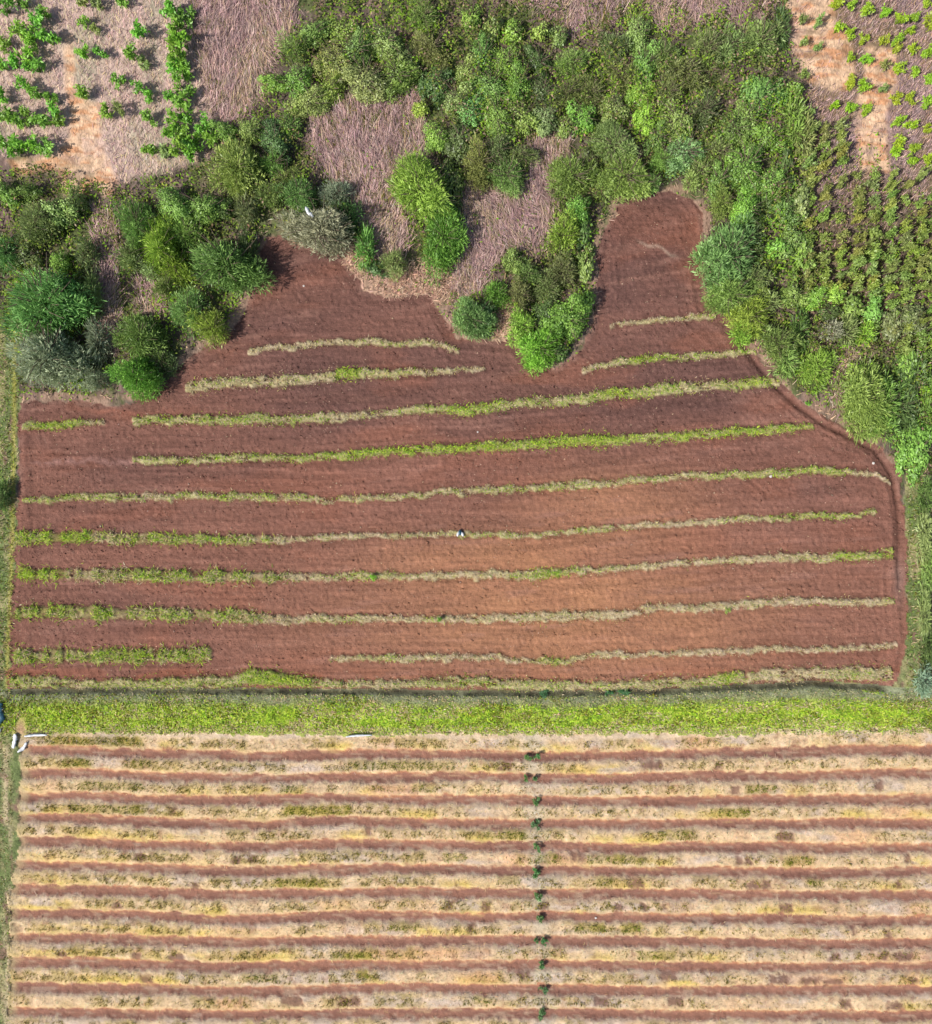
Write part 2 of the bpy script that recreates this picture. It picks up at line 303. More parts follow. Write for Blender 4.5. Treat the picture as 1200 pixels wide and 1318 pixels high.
# pale pink worn line where the S4 strip fades out at left
t = np.exp(-((PY - 594 - (fbm(PX / 30, PX * 0, 75) - .5) * 8) / 4.0) ** 2) * sst(30, 60, PX) * sst(190, 165, PX) * sst(.35, .6, fbm(PX / 9, PY / 4, 76)) * m1
C[:] = mixc(C, lin(168, 128, 118), t * .7)
t = np.exp(-((PY - 531 - (fbm(PX / 18, PX * 0, 77) - .5) * 10) / 3.0) ** 2) * sst(110, 130, PX) * sst(185, 165, PX) * m1
C[:] = mixc(C, lin(178, 118, 98), t * .6)
tt = np.exp(-((PY - 308 - (PX - 820) * .42 - (vn(PX / 6, PX * 0, 177) - .5) * 6) / 2.2) ** 2) * sst(815, 830, PX) * sst(878, 862, PX) * m1
C[:] = mixc(C, lin(186, 158, 138), tt * .7)
# grey patch near the right edge, beside the path
t = np.exp(-((PX - 1158) / 9) ** 2 - ((PY - 748) / 28) ** 2) * m1
C[:] = mixc(C, lin(150, 128, 120), t * .4)
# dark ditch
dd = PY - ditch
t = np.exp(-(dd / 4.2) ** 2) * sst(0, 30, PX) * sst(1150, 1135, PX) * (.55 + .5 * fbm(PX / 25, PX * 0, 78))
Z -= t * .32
# --- verge
m2 = REG == 2
u = (PY - ditch) / (945 - ditch)
gn = fbm(PX / 24, PY / 8, 81); gn2 = fbm(PX / 6, PY / 6, 82)
cv = mixc(np.broadcast_to(lin(146, 150, 118), C.shape), lin(190, 206, 88), sst(.16, .42, u + (gn - .5) * .25))
cv = mixc(cv, lin(150, 146, 90), sst(.55, .75, gn) * .6); cv = mixc(cv, lin(150, 150, 96), sst(.82, 1.02, u + (gn2 - .5) * .3) * .6)
cv = cv * (.72 + .5 * gn2)[..., None]
C[m2] = cv[m2]; Z[m2] += ((gn2 - .5) * .12 - .10 + .12 * sst(.1, .5, u))[m2]
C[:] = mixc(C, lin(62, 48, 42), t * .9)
# --- straw beds and furrows
m3 = REG == 3
Fy = np.array([np.interp(xs, FX, f) for f in FUR])
Fy = Fy + np.array([(fbm(xs / 90, xs * 0 + k * 7.3, 91) - .5) * 6 for k in range(len(FUR))])
PH = np.zeros(PX.shape); BED = np.zeros(PX.shape, int)
for i in range(nx):
    b = np.concatenate([[Fy[0, i] - 30], Fy[:, i]])
    s = np.interp(ys, b, np.arange(len(b))); BED[:, i] = np.clip(np.floor(s), 0, 14); PH[:, i] = s - np.floor(s)
# phase 0 and 1 are furrow centres, the bed spans about .24 - .80
ph = PH + (vn(PX / 7, PY / 7, 92) - .5) * .12 + (vn(PX / 3, PY / 3, 921) - .5) * .10 + (fbm(PX / 24 + BED * 5.1, BED * 3.3, 922) - .5) * .17 + (fbm(PX / 110 + BED * 2.7, BED * 1.9, 924) - .5) * .12
bedk = BED * 13.7
top = sst(.15, .33, ph) * sst(.86, .77, ph)
first = (BED == 0)
top = np.where(first & (PH < .6), 1.0, top)
st_n = fbm(PX / 55 + bedk, bedk, 93); st_f = fbm(PX / 9 + bedk, PY / 7, 94); lng = fbm(PX / 28 + bedk, PH * 5, 95)
c_st = mixc(np.broadcast_to(lin(238, 205, 164), C.shape), lin(236, 206, 116), sst(.52, .76, st_n) * sst(.3, .7, ph))
c_st = mixc(c_st, lin(218, 196, 178), sst(.52, .72, fbm(PX / 48 + bedk, PH * 2 + bedk, 96)) * .85)
c_st = mixc(c_st, lin(232, 174, 128), sst(.55, .8, fbm(PX / 90 + bedk, bedk, 97)) * .6)
c_st = mixc(c_st, lin(222, 202, 176), sst(.42, .22, ph) * .6)
yl = np.exp(-((PX - 130) / 170) ** 2 - ((PY - 1225) / 40) ** 2) + .6 * np.exp(-((PX - 130) / 140) ** 2 - ((PY - 1110) / 60) ** 2)
c_st = mixc(c_st, lin(232, 200, 104), np.clip(yl, 0, 1) * sst(.35, .6, fbm(PX / 40 + bedk, PY / 10, 923)) * sst(.34, .55, ph) * .9)
c_st = mixc(c_st, lin(238, 200, 148), sst(.62, .8, ph) * .55)
veg = np.clip(sst(.36, .58, fbm(PX / 42 + bedk, bedk * 1.3, 98)) * sst(.20, .34, ph) * sst(.82, .7, ph), 0, 1) * (.55 + .45 * sst(1000, 500, PX)) * sst(.30, .6, fbm(PX / 7 + bedk, PY / 6, 198))
bare = np.zeros(PX.shape); lush = np.zeros(PX.shape)
for (bx, by, bw) in BARE:
    bare = np.maximum(bare, sst(bw + 4, bw - 2.5, np.abs(PX - bx) + (hf2 - .5) * 9 + (hf - .5) * 4) * sst(8, 3, np.abs(PY - by) + (hf2 - .5) * 8 + (hf - .5) * 3))
for (x0, x1, ly) in LUSH:
    lush = np.maximum(lush, sst(x0 - 4, x0 + 4, PX) * sst(x1 + 4, x1 - 4, PX) * sst(8, 4, np.abs(PY - ly)))
c_st = mixc(c_st, lin(176, 158, 84), np.clip(veg * .55 + lush * .5, 0, 1))
pale = np.exp(-((PX - 693 - (PY - 1130) * .045) / 13) ** 2) * (.3 + .7 * st_f)
c_st = mixc(c_st, lin(214, 204, 182), pale * .8)
c_st = c_st * (.74 + .50 * st_f)[..., None] * (1 + (lng - .5) * .22)[..., None] * (1 + (vn(PH * 9 + bedk, PX / 70 + bedk, 199) - .5) * .16)[..., None]
c_st = mixc(c_st, lin(128, 92, 80), bare * .85)
gap = sst(.66, .78, fbm(PX / 11 + bedk * 3, PY / 9, 99)) * .5
c_st = mixc(c_st, lin(168, 124, 98), gap)
fs = (PH > .5)
c_fu = mixc(np.broadcast_to(lin(164, 118, 99), C.shape), lin(212, 146, 102), sst(.95, .78, ph) * fs * .85)  # orange paints sunlight onto the furrow's upper slope
c_fu = mixc(c_fu, lin(172, 140, 128), sst(.12, .28, ph) * (~fs) * .8)
c_fu = mixc(c_fu, lin(140, 100, 88), sst(.45, .7, fbm(PX / 80, bedk + PY / 30, 100)) * .55)
c_fu = c_fu * (1 + (hf - .5) * .3 + (hf2 - .5) * .2)[..., None]
c_fu = mixc(c_fu, c_st * .82, sst(.55, .72, fbm(PX / 13 + bedk, PY / 5, 925)) * .4)
c3 = mixc(c_fu, c_st, top)
edgel = sst(14, 0, PX - straw_left) * .7 * (.4 + .8 * hf2)
c3 = mixc(c3, lin(196, 178, 134), np.clip(edgel, 0, 1))
C[m3] = c3[m3]
prof3 = np.where(first & (PH < .6), 1.0, sst(.06, .40, PH) * sst(.95, .70, PH))
z3 = -.17 * (1 - prof3) + (hf - .5) * .05 + (st_f - .5) * .08 - bare * .05 - .10
Z[m3] = z3[m3]
# --- side path / margins
m4 = REG == 4
c4 = mixc(np.broadcast_to(lin(116, 128, 80), C.shape), lin(164, 156, 112), sst(.4, .7, fbm(PX / 12, PY / 26, 111)))
c4 = mixc(c4, lin(140, 112, 96), sst(.6, .8, fbm(PX / 7, PY / 16, 112)))
c4 = mixc(c4, lin(186, 176, 96), np.exp(-((PX - np.interp(PY, [430, 700, 880], [20, 16, 9])) / 2.5) ** 2) * (PY < 890) * .7)
c4 = mixc(c4, lin(205, 186, 148), sst(955, 975, PY) * sst(10, 0, np.abs(PX - 8)) * sst(.4, .6, fbm(PX / 12, PY / 40, 113)))
c4 = mixc(c4, lin(176, 140, 112), np.exp(-((PX - 27) / 9) ** 2 - ((PY - 938) / 16) ** 2) * .9)
c4 = c4 * (.7 + .6 * fbm(PX / 4, PY / 4, 114))[..., None]
C[m4] = c4[m4]; Z[m4] += ((fbm(PX / 6, PY / 6, 115) - .5) * .14 - .16 * sst(945, 960, PY))[m4]
t = np.exp(-((PX - 27) / 9) ** 2 - ((PY - 938) / 17) ** 2) * m2
C[:] = mixc(C, lin(186, 148, 118), t * .9)
# --- thicket floor
m0 = REG == 0
strk = fbm(PX / 2.6, PY / 16, 121)
c0 = mixc(np.broadcast_to(lin(112, 98, 88), C.shape), lin(98, 106, 66), sst(.42, .62, fbm(PX / 28, PY / 28, 122)))
c0 = mixc(c0, lin(146, 120, 112), sst(.55, .7, fbm(PX / 22, PY / 40, 123)) * .7)
c0 = c0 * (.6 + .75 * strk)[..., None]
def soft(poly, r=10, k=0):
    d = polydist(PX, PY, poly); ins = inpoly(wpx, wpy, poly)
    return np.where(ins, sst(-2, r, d), 0)
TH = np.zeros(PX.shape)
for poly in THATCH.values(): TH = np.maximum(TH, soft(poly, 8))
ct = mixc(np.broadcast_to(lin(182, 152, 152), C.shape), lin(206, 178, 172), sst(.5, .75, fbm(PX / 12, PY / 30, 124)))
ct = mixc(ct, lin(118, 98, 92), sst(.5, .68, fbm(PX / 18, PY / 26, 224)) * .8)
ct = ct * (.6 + .75 * fbm(PX / 2.4, PY / 11, 125))[..., None]
c0 = mixc(c0, ct, TH)
PLm = soft(PLOT_L, 14); PRm = soft(PLOT_R, 14)
cl = mixc(np.broadcast_to(lin(208, 180, 166), C.shape), lin(184, 170, 148), sst(.4, .7, fbm(PX / 22, PY / 60, 126))) * (.68 + .6 * fbm(PX / 2.6, PY / 8, 127))[..., None]
c0 = mixc(c0, cl, PLm)
rows = .5 + .5 * np.cos((PX - 1062 - (PY - 300) * .0) / 20.5 * 2 * np.pi)
crr = mixc(np.broadcast_to(lin(152, 128, 128), C.shape), lin(138, 118, 96), sst(.4, .6, fbm(PX / 30, PY / 60, 128)))
crr = mixc(crr, lin(104, 92, 72), sst(150, 330, PY) * .8)  # ground darkened to paint in the shade between the long crop rows
crr = crr * (.42 + 1.05 * fbm(PX / 2.4, PY / 9, 129))[..., None]
c0 = mixc(c0, crr, PRm)
for po in ORANGE:
    co = mixc(np.broadcast_to(lin(232, 194, 160), C.shape), lin(214, 158, 118), sst(.45, .65, fbm(PX / 16, PY / 6, 130))) * (.72 + .5 * fbm(PX / 7, PY / 2.4, 131))[..., None]
    c0 = mixc(c0, co, soft(po, 10) * (.5 + .5 * sst(.3, .5, fbm(PX / 14, PY / 14, 132))))
rim = sst(16, 5, dF) * sst(.3, .55, fbm(PX / 18, PY / 18, 133)) * (PY < 600)
c0 = mixc(c0, lin(174, 142, 122) * (.55 + .8 * strk)[..., None], rim * .8)
brim = np.exp(-((PX - 545) / 42) ** 2 - ((PY - 366) / 20) ** 2) + np.exp(-((PX - 490) / 24) ** 2 - ((PY - 372) / 14) ** 2) + np.exp(-((PX - 452) / 18) ** 2 - ((PY - 335) / 25) ** 2) + np.exp(-((PX - 650) / 12) ** 2 - ((PY - 415) / 30) ** 2)
c0 = mixc(c0, lin(222, 184, 156) * (.6 + .75 * strk)[..., None], np.clip(brim, 0, 1) * .9)
C[m0] = c0[m0]
C = np.clip(C * K, .006, .8)
# the sheet sinks to the surrounding ground beyond the frame
mar = np.minimum.reduce([PX + 70, 1270 - PX, PY + 70, 1390 - PY])
Z = Z - (1 - sst(0, 24, mar)) * 1.2
XW, YW = wx(PX), wy(PY)
def zat(px, py):
    i = np.clip(np.round((np.asarray(px) + 70) / 2).astype(int), 0, nx - 1); j = np.clip(np.round((np.asarray(py) + 70) / 2).astype(int), 0, ny - 1)
    return Z[j, i]
def sample(A, px, py):
    i = np.clip(np.round((np.asarray(px) + 70) / 2).astype(int), 0, nx - 1); j = np.clip(np.round((np.asarray(py) + 70) / 2).astype(int), 0, ny - 1)
    return A[j, i]
V = np.stack([XW, YW, Z], -1).reshape(-1, 3)
idx = np.arange(nx * ny).reshape(ny, nx)
Fq = np.stack([idx[:-1, :-1], idx[1:, :-1], idx[1:, 1:], idx[:-1, 1:]], -1).reshape(-1, 4)
FR = REG[:-1, :-1].reshape(-1)
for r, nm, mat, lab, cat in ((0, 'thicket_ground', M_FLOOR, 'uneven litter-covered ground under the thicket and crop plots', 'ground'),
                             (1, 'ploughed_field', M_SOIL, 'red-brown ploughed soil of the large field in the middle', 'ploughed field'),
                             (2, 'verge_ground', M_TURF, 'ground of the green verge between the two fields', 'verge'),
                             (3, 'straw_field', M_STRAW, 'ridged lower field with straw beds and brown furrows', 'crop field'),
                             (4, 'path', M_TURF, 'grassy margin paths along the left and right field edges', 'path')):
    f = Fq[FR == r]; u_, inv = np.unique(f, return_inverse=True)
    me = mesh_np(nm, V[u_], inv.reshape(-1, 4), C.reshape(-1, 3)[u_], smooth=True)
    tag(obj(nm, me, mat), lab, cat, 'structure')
B = 700
me = mesh_np('ground', np.array([[-B, -B, -.75], [B, -B, -.75], [B, B, -.75], [-B, B, -.75]]), np.array([[0, 1, 2, 3]]), np.tile(lin(130, 122, 84), (4, 1)))
tag(obj('ground', me, M_TURF), 'surrounding open ground reaching to the horizon', 'ground', 'structure')

# ------------------------------------------------------------------ blades
def blades(P, h, w, az, lean, cols, tip=.25, bend=.35):
    """n tapered two-segment blades: base P, length h, width w, azimuth az, lean from vertical"""
    n = len(P)
    d = np.stack([np.cos(az), np.sin(az), np.zeros(n)], -1); s = np.stack([-np.sin(az), np.cos(az), np.zeros(n)], -1)
    ln2 = np.minimum(lean + bend, 1.62)
    m = P + (d * np.sin(lean)[:, None] + np.array([0, 0, 1]) * np.cos(lean)[:, None]) * (h * .55)[:, None]
    e = m + (d * np.sin(ln2)[:, None] + np.array([0, 0, 1]) * np.cos(ln2)[:, None]) * (h * .45)[:, None]
    hw = (w / 2)[:, None]
    Vv = np.stack([P - s * hw, P + s * hw, m - s * hw * .9, m + s * hw * .9, e - s * hw * tip, e + s * hw * tip], 1)
    b = (np.arange(n) * 6)[:, None]
    F = np.stack([b + [0, 1, 3, 2], b + [2, 3, 5, 4]], 1).reshape(-1, 4)
    return Vv.reshape(-1, 3), F, np.repeat(cols, 6, 0)
def blade_obj(name, parts, mat, label, cat, kind='stuff', group=None):
    Vs, Fs, Cs = [], [], []; off = 0
    for v, f, c in parts:
        Vs.append(v); Fs.append(f + off); Cs.append(c); off += len(v)
    o = obj(name, mesh_np(name, np.concatenate(Vs), np.concatenate(Fs), np.clip(np.concatenate(Cs) * K, .005, .8)), mat)
    tag(o, label, cat, kind, group); return o
def pal(cols, n, jit=.18):
    cols = np.array(cols); c = cols[rng.integers(0, len(cols), n)]
    return c * (1 + rng.normal(0, jit, (n, 1))) * (1 + rng.normal(0, .05, (n, 3)))
GREENS = [1.9 * c for c in (lin(112, 140, 44), lin(134, 156, 52), lin(92, 122, 46), lin(148, 160, 66))]
VIVID = [2.15 * c for c in (lin(132, 162, 46), lin(146, 170, 48), lin(120, 152, 44), lin(158, 172, 60))]
PALES = [1.25 * c for c in (lin(206, 188, 148), lin(190, 168, 132), lin(214, 196, 164), lin(176, 156, 112), lin(196, 180, 120))]
STRAWS = [lin(236, 206, 160), lin(224, 188, 140), lin(214, 192, 172), lin(240, 214, 150), lin(228, 180, 130)]
PINKS = [1.35 * c for c in (lin(176, 146, 142), lin(150, 124, 122), lin(196, 166, 156), lin(132, 108, 104), lin(166, 140, 128))]
OLIVE = [lin(128, 122, 52), lin(108, 108, 44), lin(146, 132, 56), lin(92, 98, 40)]
def pts_world(px, py, dz=0): return np.stack([wx(px), wy(py), zat(px, py) + dz], -1)

for k, (pts, prof, lab) in enumerate(STRIPS):
    yc, w = strip_arr[k]; x0, x1 = pts[0][0], pts[-1][0]
    area = (w.sum() * 2.0) * S * S
    n = int(area * 330) + 200
    px = rng.uniform(x0, x1, n * 2); ww = np.interp(px, xs, w)
    px = px[rng.random(len(px)) < ww / max(ww.max(), 1e-6)][:n]; n = len(px)
    ww = np.interp(px, xs, w); off = np.clip(rng.normal(0, .42, n), -1.2, 1.2)
    py = np.interp(px, xs, yc) + off * ww
    left_tuft = (px < 380) & (k in (8, 9, 10, 11))
    clump = fbm(px / (6 if k in (11, 10, 9) else 9), px * 0 + k, 140)
    keep = ~left_tuft | (clump + rng.normal(0, .07, n) > .42); px, py, clump, ww, left_tuft = px[keep], py[keep], clump[keep], ww[keep], left_tuft[keep]; n = len(px)
    g = np.interp(px, *zip(*prof)) + rng.normal(0, .22, n) + (fbm(px / 12, py / 5, 141 + k) - .5) * .7
    col = pal(PALES, n)
    gr = g > .58; col[gr] = pal(GREENS, gr.sum()); vv = g > 1.0; col[vv] = pal(VIVID, vv.sum())
    hgt = rng.uniform(.07, .19, n) * (.7 + .7 * clump) * np.where(gr, 1.15, .9) + left_tuft * .12
    v = blades(pts_world(px, py, -.02), hgt, rng.uniform(.02, .045, n), rng.uniform(0, 6.283, n), rng.uniform(.35, 1.3, n), col)
    blade_obj('grass_strip', [v], M_BLADE, lab, 'grass strip', 'stuff', 'uncut strips across the ploughed field')

# verge grass
n = 52000
px = rng.uniform(-65, 1268, n); dt = np.interp(px, *zip(*DITCH)); uu = rng.uniform(.09, 1.0, n)
py = dt + uu * (945 + 5 * (fbm(px / 7, px * 0, 154) - .4) + 6 * (fbm(px / 30, px * 0, 155) - .6) - dt)
g1 = fbm(px / 26, py / 9, 150); g2 = fbm(px / 8, py / 8, 151)
br = sst(.2, .42, uu + (g1 - .5) * .3) * sst(1.05, .8, uu)
col = 1.6 * pal([lin(130, 136, 90), lin(142, 142, 102), lin(118, 128, 76), lin(166, 156, 118)], n)
q = rng.random(n) < br; col[q] = pal(VIVID + GREENS, q.sum())
q = (rng.random(n) < .8) & (g1 > .54); col[q] = pal([1.5 * c for c in OLIVE] + GREENS + PALES[:1], q.sum())
col *= (.62 + .75 * fbm(px / 5, py / 12, 152) + .0)[:, None]
q = (fbm(px / 40, py / 10, 153) > .6) & (rng.random(n) < .7); col[q] = pal(PALES + GREENS[:2], q.sum())
q = (uu > .8) & (rng.random(n) < .4); col[q] = pal(PALES, q.sum())
q = (px < 330) & (rng.random(n) < .35); col[q] = pal(GREENS + OLIVE + PALES[:1], q.sum())
path_hole = np.exp(-((px - 27) / 8) ** 2 - ((py - 936) / 15) ** 2) < .4
hgt = rng.uniform(.08, .24, n) * (.5 + .9 * g2) * (.75 + .5 * br)
s_ = path_hole
blade_obj('grass', [blades(pts_world(px[s_], py[s_], -.02), hgt[s_], rng.uniform(.03, .06, s_.sum()), rng.uniform(0, 6.283, s_.sum()), rng.uniform(.55, 1.35, s_.sum()), col[s_] * 1.1)],
          M_BLADE, 'band of bright green grass between ploughed and straw fields', 'grass')
# margin grass, left and right
for side in (0, 1):
    n = 13000
    if side == 0:
        py = rng.uniform(425, 1388, n); px = rng.uniform(-65, 1, n) + (np.interp(py, [430, 520, 700, 880, 1160, 1400], [26, 23, 18, 14, 14, 10]))
        k_ = (np.exp(-((px - 24) / 9) ** 2 - ((py - 942) / 20) ** 2) < .35) & ~((py > 885) & (py < 948) & (px > 12)); lab = 'weedy green margin along the left edge path'
    else:
        py = rng.uniform(600, 945, n); px = rng.uniform(1166, 1268, n)
        k_ = rng.random(n) < .45; lab = 'weedy green margin along the right field edge'
    px, py = px[k_], py[k_]; n = len(px)
    col = pal([1.5 * lin(112, 134, 70), 1.5 * lin(130, 146, 80), 1.6 * lin(120, 146, 60)] + OLIVE[:1] + PALES[:1], n)
    ch = np.abs(px - np.interp(py, [430, 700, 880], [20, 16, 9])) < 3
    if side == 0:
        q = ch & (py < 890); col[q] = pal([lin(196, 190, 100), lin(170, 180, 80)], q.sum())
        q = (py > 960) & (rng.random(n) < .55); col[q] = pal(PALES + OLIVE, q.sum())
    blade_obj('grass', [blades(pts_world(px, py, -.02), rng.uniform(.12, .3, n) * (.5 + fbm(px / 9, py / 9, 160)) * np.where(py > 960, .55, 1), rng.uniform(.03, .06, n), rng.uniform(0, 6.283, n), rng.uniform(.2, 1.2, n), col)],
              M_BLADE, lab, 'grass')

# straw rows: loose straw lying on every bed, with low crop stubble
ORD = 'first second third fourth fifth sixth seventh eighth ninth tenth eleventh twelfth thirteenth fourteenth fifteenth sixteenth seventeenth eighteenth nineteenth twentieth'.split()
ORD += ['twenty-' + o for o in ORD[:9]] + ['thirtieth'] + ['thirty-' + o for o in ORD[:9]]
for k in range(13):
    n = 3800
    px = rng.uniform(10, 1268, n); y0 = np.interp(px, xs, Fy[k - 1]) if k else np.interp(px, xs, Fy[0]) - 30; y1 = np.interp(px, xs, Fy[k])
    f = rng.uniform(.2 if k else .33, .82, n); py = y0 + f * (y1 - y0)
    ok = (px > np.interp(py, *zip(*STRAW_L)) + rng.normal(0, 4, n)) & (sample(bare, px, py) < .4) & (rng.random(n) < .35 + sample(np.clip(st_f, 0, 1), px, py))
    px, py, f = px[ok], py[ok], f[ok]; n = len(px)
    col = np.clip(sample(C, px, py) / K * (1.04 + rng.normal(0, .15, (n, 1))), 0, .8)
    q = rng.random(n) < .15; col[q] = pal(STRAWS, q.sum(), .1)
    p1 = blades(pts_world(px, py, .02), rng.uniform(.08, .24, n), rng.uniform(.014, .03, n), rng.normal(.9, .8, n) + np.pi * rng.integers(0, 2, n), rng.uniform(1.3, 1.5, n), col, .6, .1)
    # stubble and weeds
    m = 9000; qx = rng.uniform(10, 1268, m); a0 = np.interp(qx, xs, Fy[k - 1]) if k else np.interp(qx, xs, Fy[0]) - 30; a1 = np.interp(qx, xs, Fy[k])
    f = rng.uniform(.36, .70, m); qy = a0 + f * (a1 - a0)
    dens = sample(veg, qx, qy) * .75 + sample(lush, qx, qy) * .6 + .015
    dens = dens * (.25 + 1.5 * (fbm(qx / 3.2, qy / 6 + k * 9, 170) > .5))
    ok = (rng.random(m) < dens) & (qx > np.interp(qy, *zip(*STRAW_L)) + 4); qx, qy = qx[ok], qy[ok]; m = len(qx)
    lu = sample(lush, qx, qy) > .4
    col = 1.45 * pal(OLIVE + [lin(150, 132, 70), lin(120, 96, 56), lin(170, 150, 80)], m, .22); col[lu] = 1.3 * pal([lin(122, 132, 44), lin(104, 112, 38), lin(136, 132, 52)], lu.sum(), .2)
    p2 = blades(pts_world(qx, qy, -.01), rng.uniform(.08, .2, m), rng.uniform(.022, .045, m), rng.uniform(0, 6.283, m), rng.uniform(.1, .9, m), col)
    which = 'topmost straw bed, just below the green verge' if k == 0 else (ORD[k] + ' straw bed below the green verge, with pale straw and low stubble')
    if k < 12: blade_obj('straw_row', [p1, p2], M_DRY, which, 'straw bed', 'stuff', 'straw beds of the lower field')
    else: blade_obj('straw_row', [p1, p2], M_DRY, 'thirteenth straw bed, cut off along the bottom edge of the photo', 'straw bed', 'stuff', 'straw beds of the lower field')

# matted dead grass in every clearing
for lab, poly in THATCH.items():
    a = np.array(poly); x0, y0 = a.min(0); x1, y1 = a.max(0)
    n = int((x1 - x0) * (y1 - y0) * S * S * 300)
    px = rng.uniform(x0, x1, n); py = rng.uniform(y0, y1, n)
    ok = inpoly(px, py, poly) | ((polydist(px, py, poly) < 7) & (rng.random(n) < .4)); ok &= sample(REG, px, py) == 0
    px, py = px[ok], py[ok]; n = len(px)
    az = np.pi / 2 + (fbm(px / 35, py / 35, 180) - .5) * 2.2 + rng.normal(0, .4, n) + np.pi * rng.integers(0, 2, n)
    tn = fbm(px / 24, py / 40, 182)
    col = pal(PINKS, n, .2) * (.55 + .6 * fbm(px / 7, py / 14, 181) + .45 * tn)[:, None]
    q = (tn > .55) & (rng.random(n) < .5); col[q] = pal([1.2 * lin(190, 164, 132), 1.1 * lin(150, 138, 112)], q.sum(), .2)
    q = (fbm(px / 10, py / 10, 183) > .68) & (rng.random(n) < .6); col[q] = pal(OLIVE + [lin(110, 120, 60)], q.sum(), .2)
    blade_obj('dry_grass', [blades(pts_world(px, py, .02), rng.uniform(.12, .85, n) * (.5 + fbm(px / 12, py / 12, 184)), rng.uniform(.012, .036, n), az, rng.uniform(.7, 1.5, n), col * 1.25, .4, .15)], M_DRY, lab, 'dry grass')
# dry stalks of the two crop plots and pale rims
for lab, poly, cols, dens, az0 in (('dry brown stalks and litter of the top left crop plot', PLOT_L, PINKS + PALES[:2], 60, 1.57), ('dry stalks and litter between the right hand crop rows', PLOT_R, PINKS + [lin(190, 160, 120), lin(120, 104, 96)], 110, 1.2)):
    a = np.array(poly); x0, y0 = a.min(0); x1, y1 = a.max(0); n = int((x1 - x0) * (y1 - y0) * S * S * dens)
    px = rng.uniform(x0, x1, n); py = rng.uniform(y0, y1, n); ok = inpoly(px, py, poly)
    for po in ORANGE: ok &= ~inpoly(px, py, po) | (rng.random(n) < .10)
    ok &= (px < 700) | (rng.random(n) < sst(330, 170, py) * .85 + .15)
    px, py = px[ok], py[ok]; n = len(px)
    blade_obj('dry_stalks', [blades(pts_world(px, py, .01), rng.uniform(.12, .4, n), rng.uniform(.016, .034, n), az0 + rng.normal(0, .8, n), rng.uniform(.4, 1.4, n), 1.25 * pal(cols, n, .22), .5, .15)], M_DRY, lab, 'dry stalks')
n = 9000
px = rng.uniform(15, 1175, n); py = rng.uniform(240, 620, n)
dd_ = polydist(px, py, FIELD); ok = (dd_ < 12) & (sample(REG, px, py) == 0) & (fbm(px / 16, py / 16, 133) > .35)
n2 = 3500; ex = np.concatenate([rng.normal(545, 32, n2), rng.normal(452, 9, 800), rng.normal(650, 6, 500)]); ey = np.concatenate([rng.normal(366, 13, n2), rng.normal(335, 14, 800), rng.normal(415, 16, 500)])
o2 = sample(REG, ex, ey) == 0
px = np.concatenate([px[ok], ex[o2]]); py = np.concatenate([py[ok], ey[o2]]); n = len(px)
blade_obj('dry_grass', [blades(pts_world(px, py, .01), rng.uniform(.2, .5, n), rng.uniform(.025, .05, n), rng.uniform(0, 6.28, n), rng.uniform(.5, 1.4, n), 1.25 * pal([lin(208, 170, 146), lin(188, 152, 132), lin(220, 188, 160)], n), .5, .2)],
          M_DRY, 'pale rim of dry grass along the thicket edge of the ploughed field', 'dry grass')

# clods and crop residue lying on the ploughed soil
n = 120000
px = rng.uniform(10, 1172, n); py = rng.uniform(240, 892, n)
ok = (sample(REG, px, py) == 1) & (rng.random(n) < .25 + 1.1 * sst(.4, .7, fbm(px / 30, py / 12, 210))) & (sample(STRIPMASK, px, py) < .5)
px, py = px[ok], py[ok]; n = len(px)
P = pts_world(px, py, 0); r_ = rng.gamma(3, .011, n).clip(.015, .09)[:, None]
tet = np.array([[1, 0, -.4], [-.5, .87, -.4], [-.5, -.87, -.4], [0, 0, .7]])
Vv = P[:, None, :] + (tet[None] + rng.normal(0, .25, (n, 4, 3))) * r_[:, :, None] * np.array([1.25, 1, .8])
F = ((np.arange(n) * 4)[:, None, None] + np.array([[0, 1, 3], [1, 2, 3], [2, 0, 3], [0, 2, 1]])).reshape(-1, 3)
col = sample(C, px, py) / K * (.95 + rng.normal(0, .2, (n, 1)))
q = rng.random(n) < .07; col[q] = pal([lin(206, 172, 146), lin(190, 160, 140), lin(214, 186, 156)], q.sum(), .12)
blade_obj('soil_clods', [(Vv.reshape(-1, 3), F, np.repeat(col, 4, 0))], M_DRY, 'small clods and pale crop residue scattered over the ploughed soil', 'soil clods')

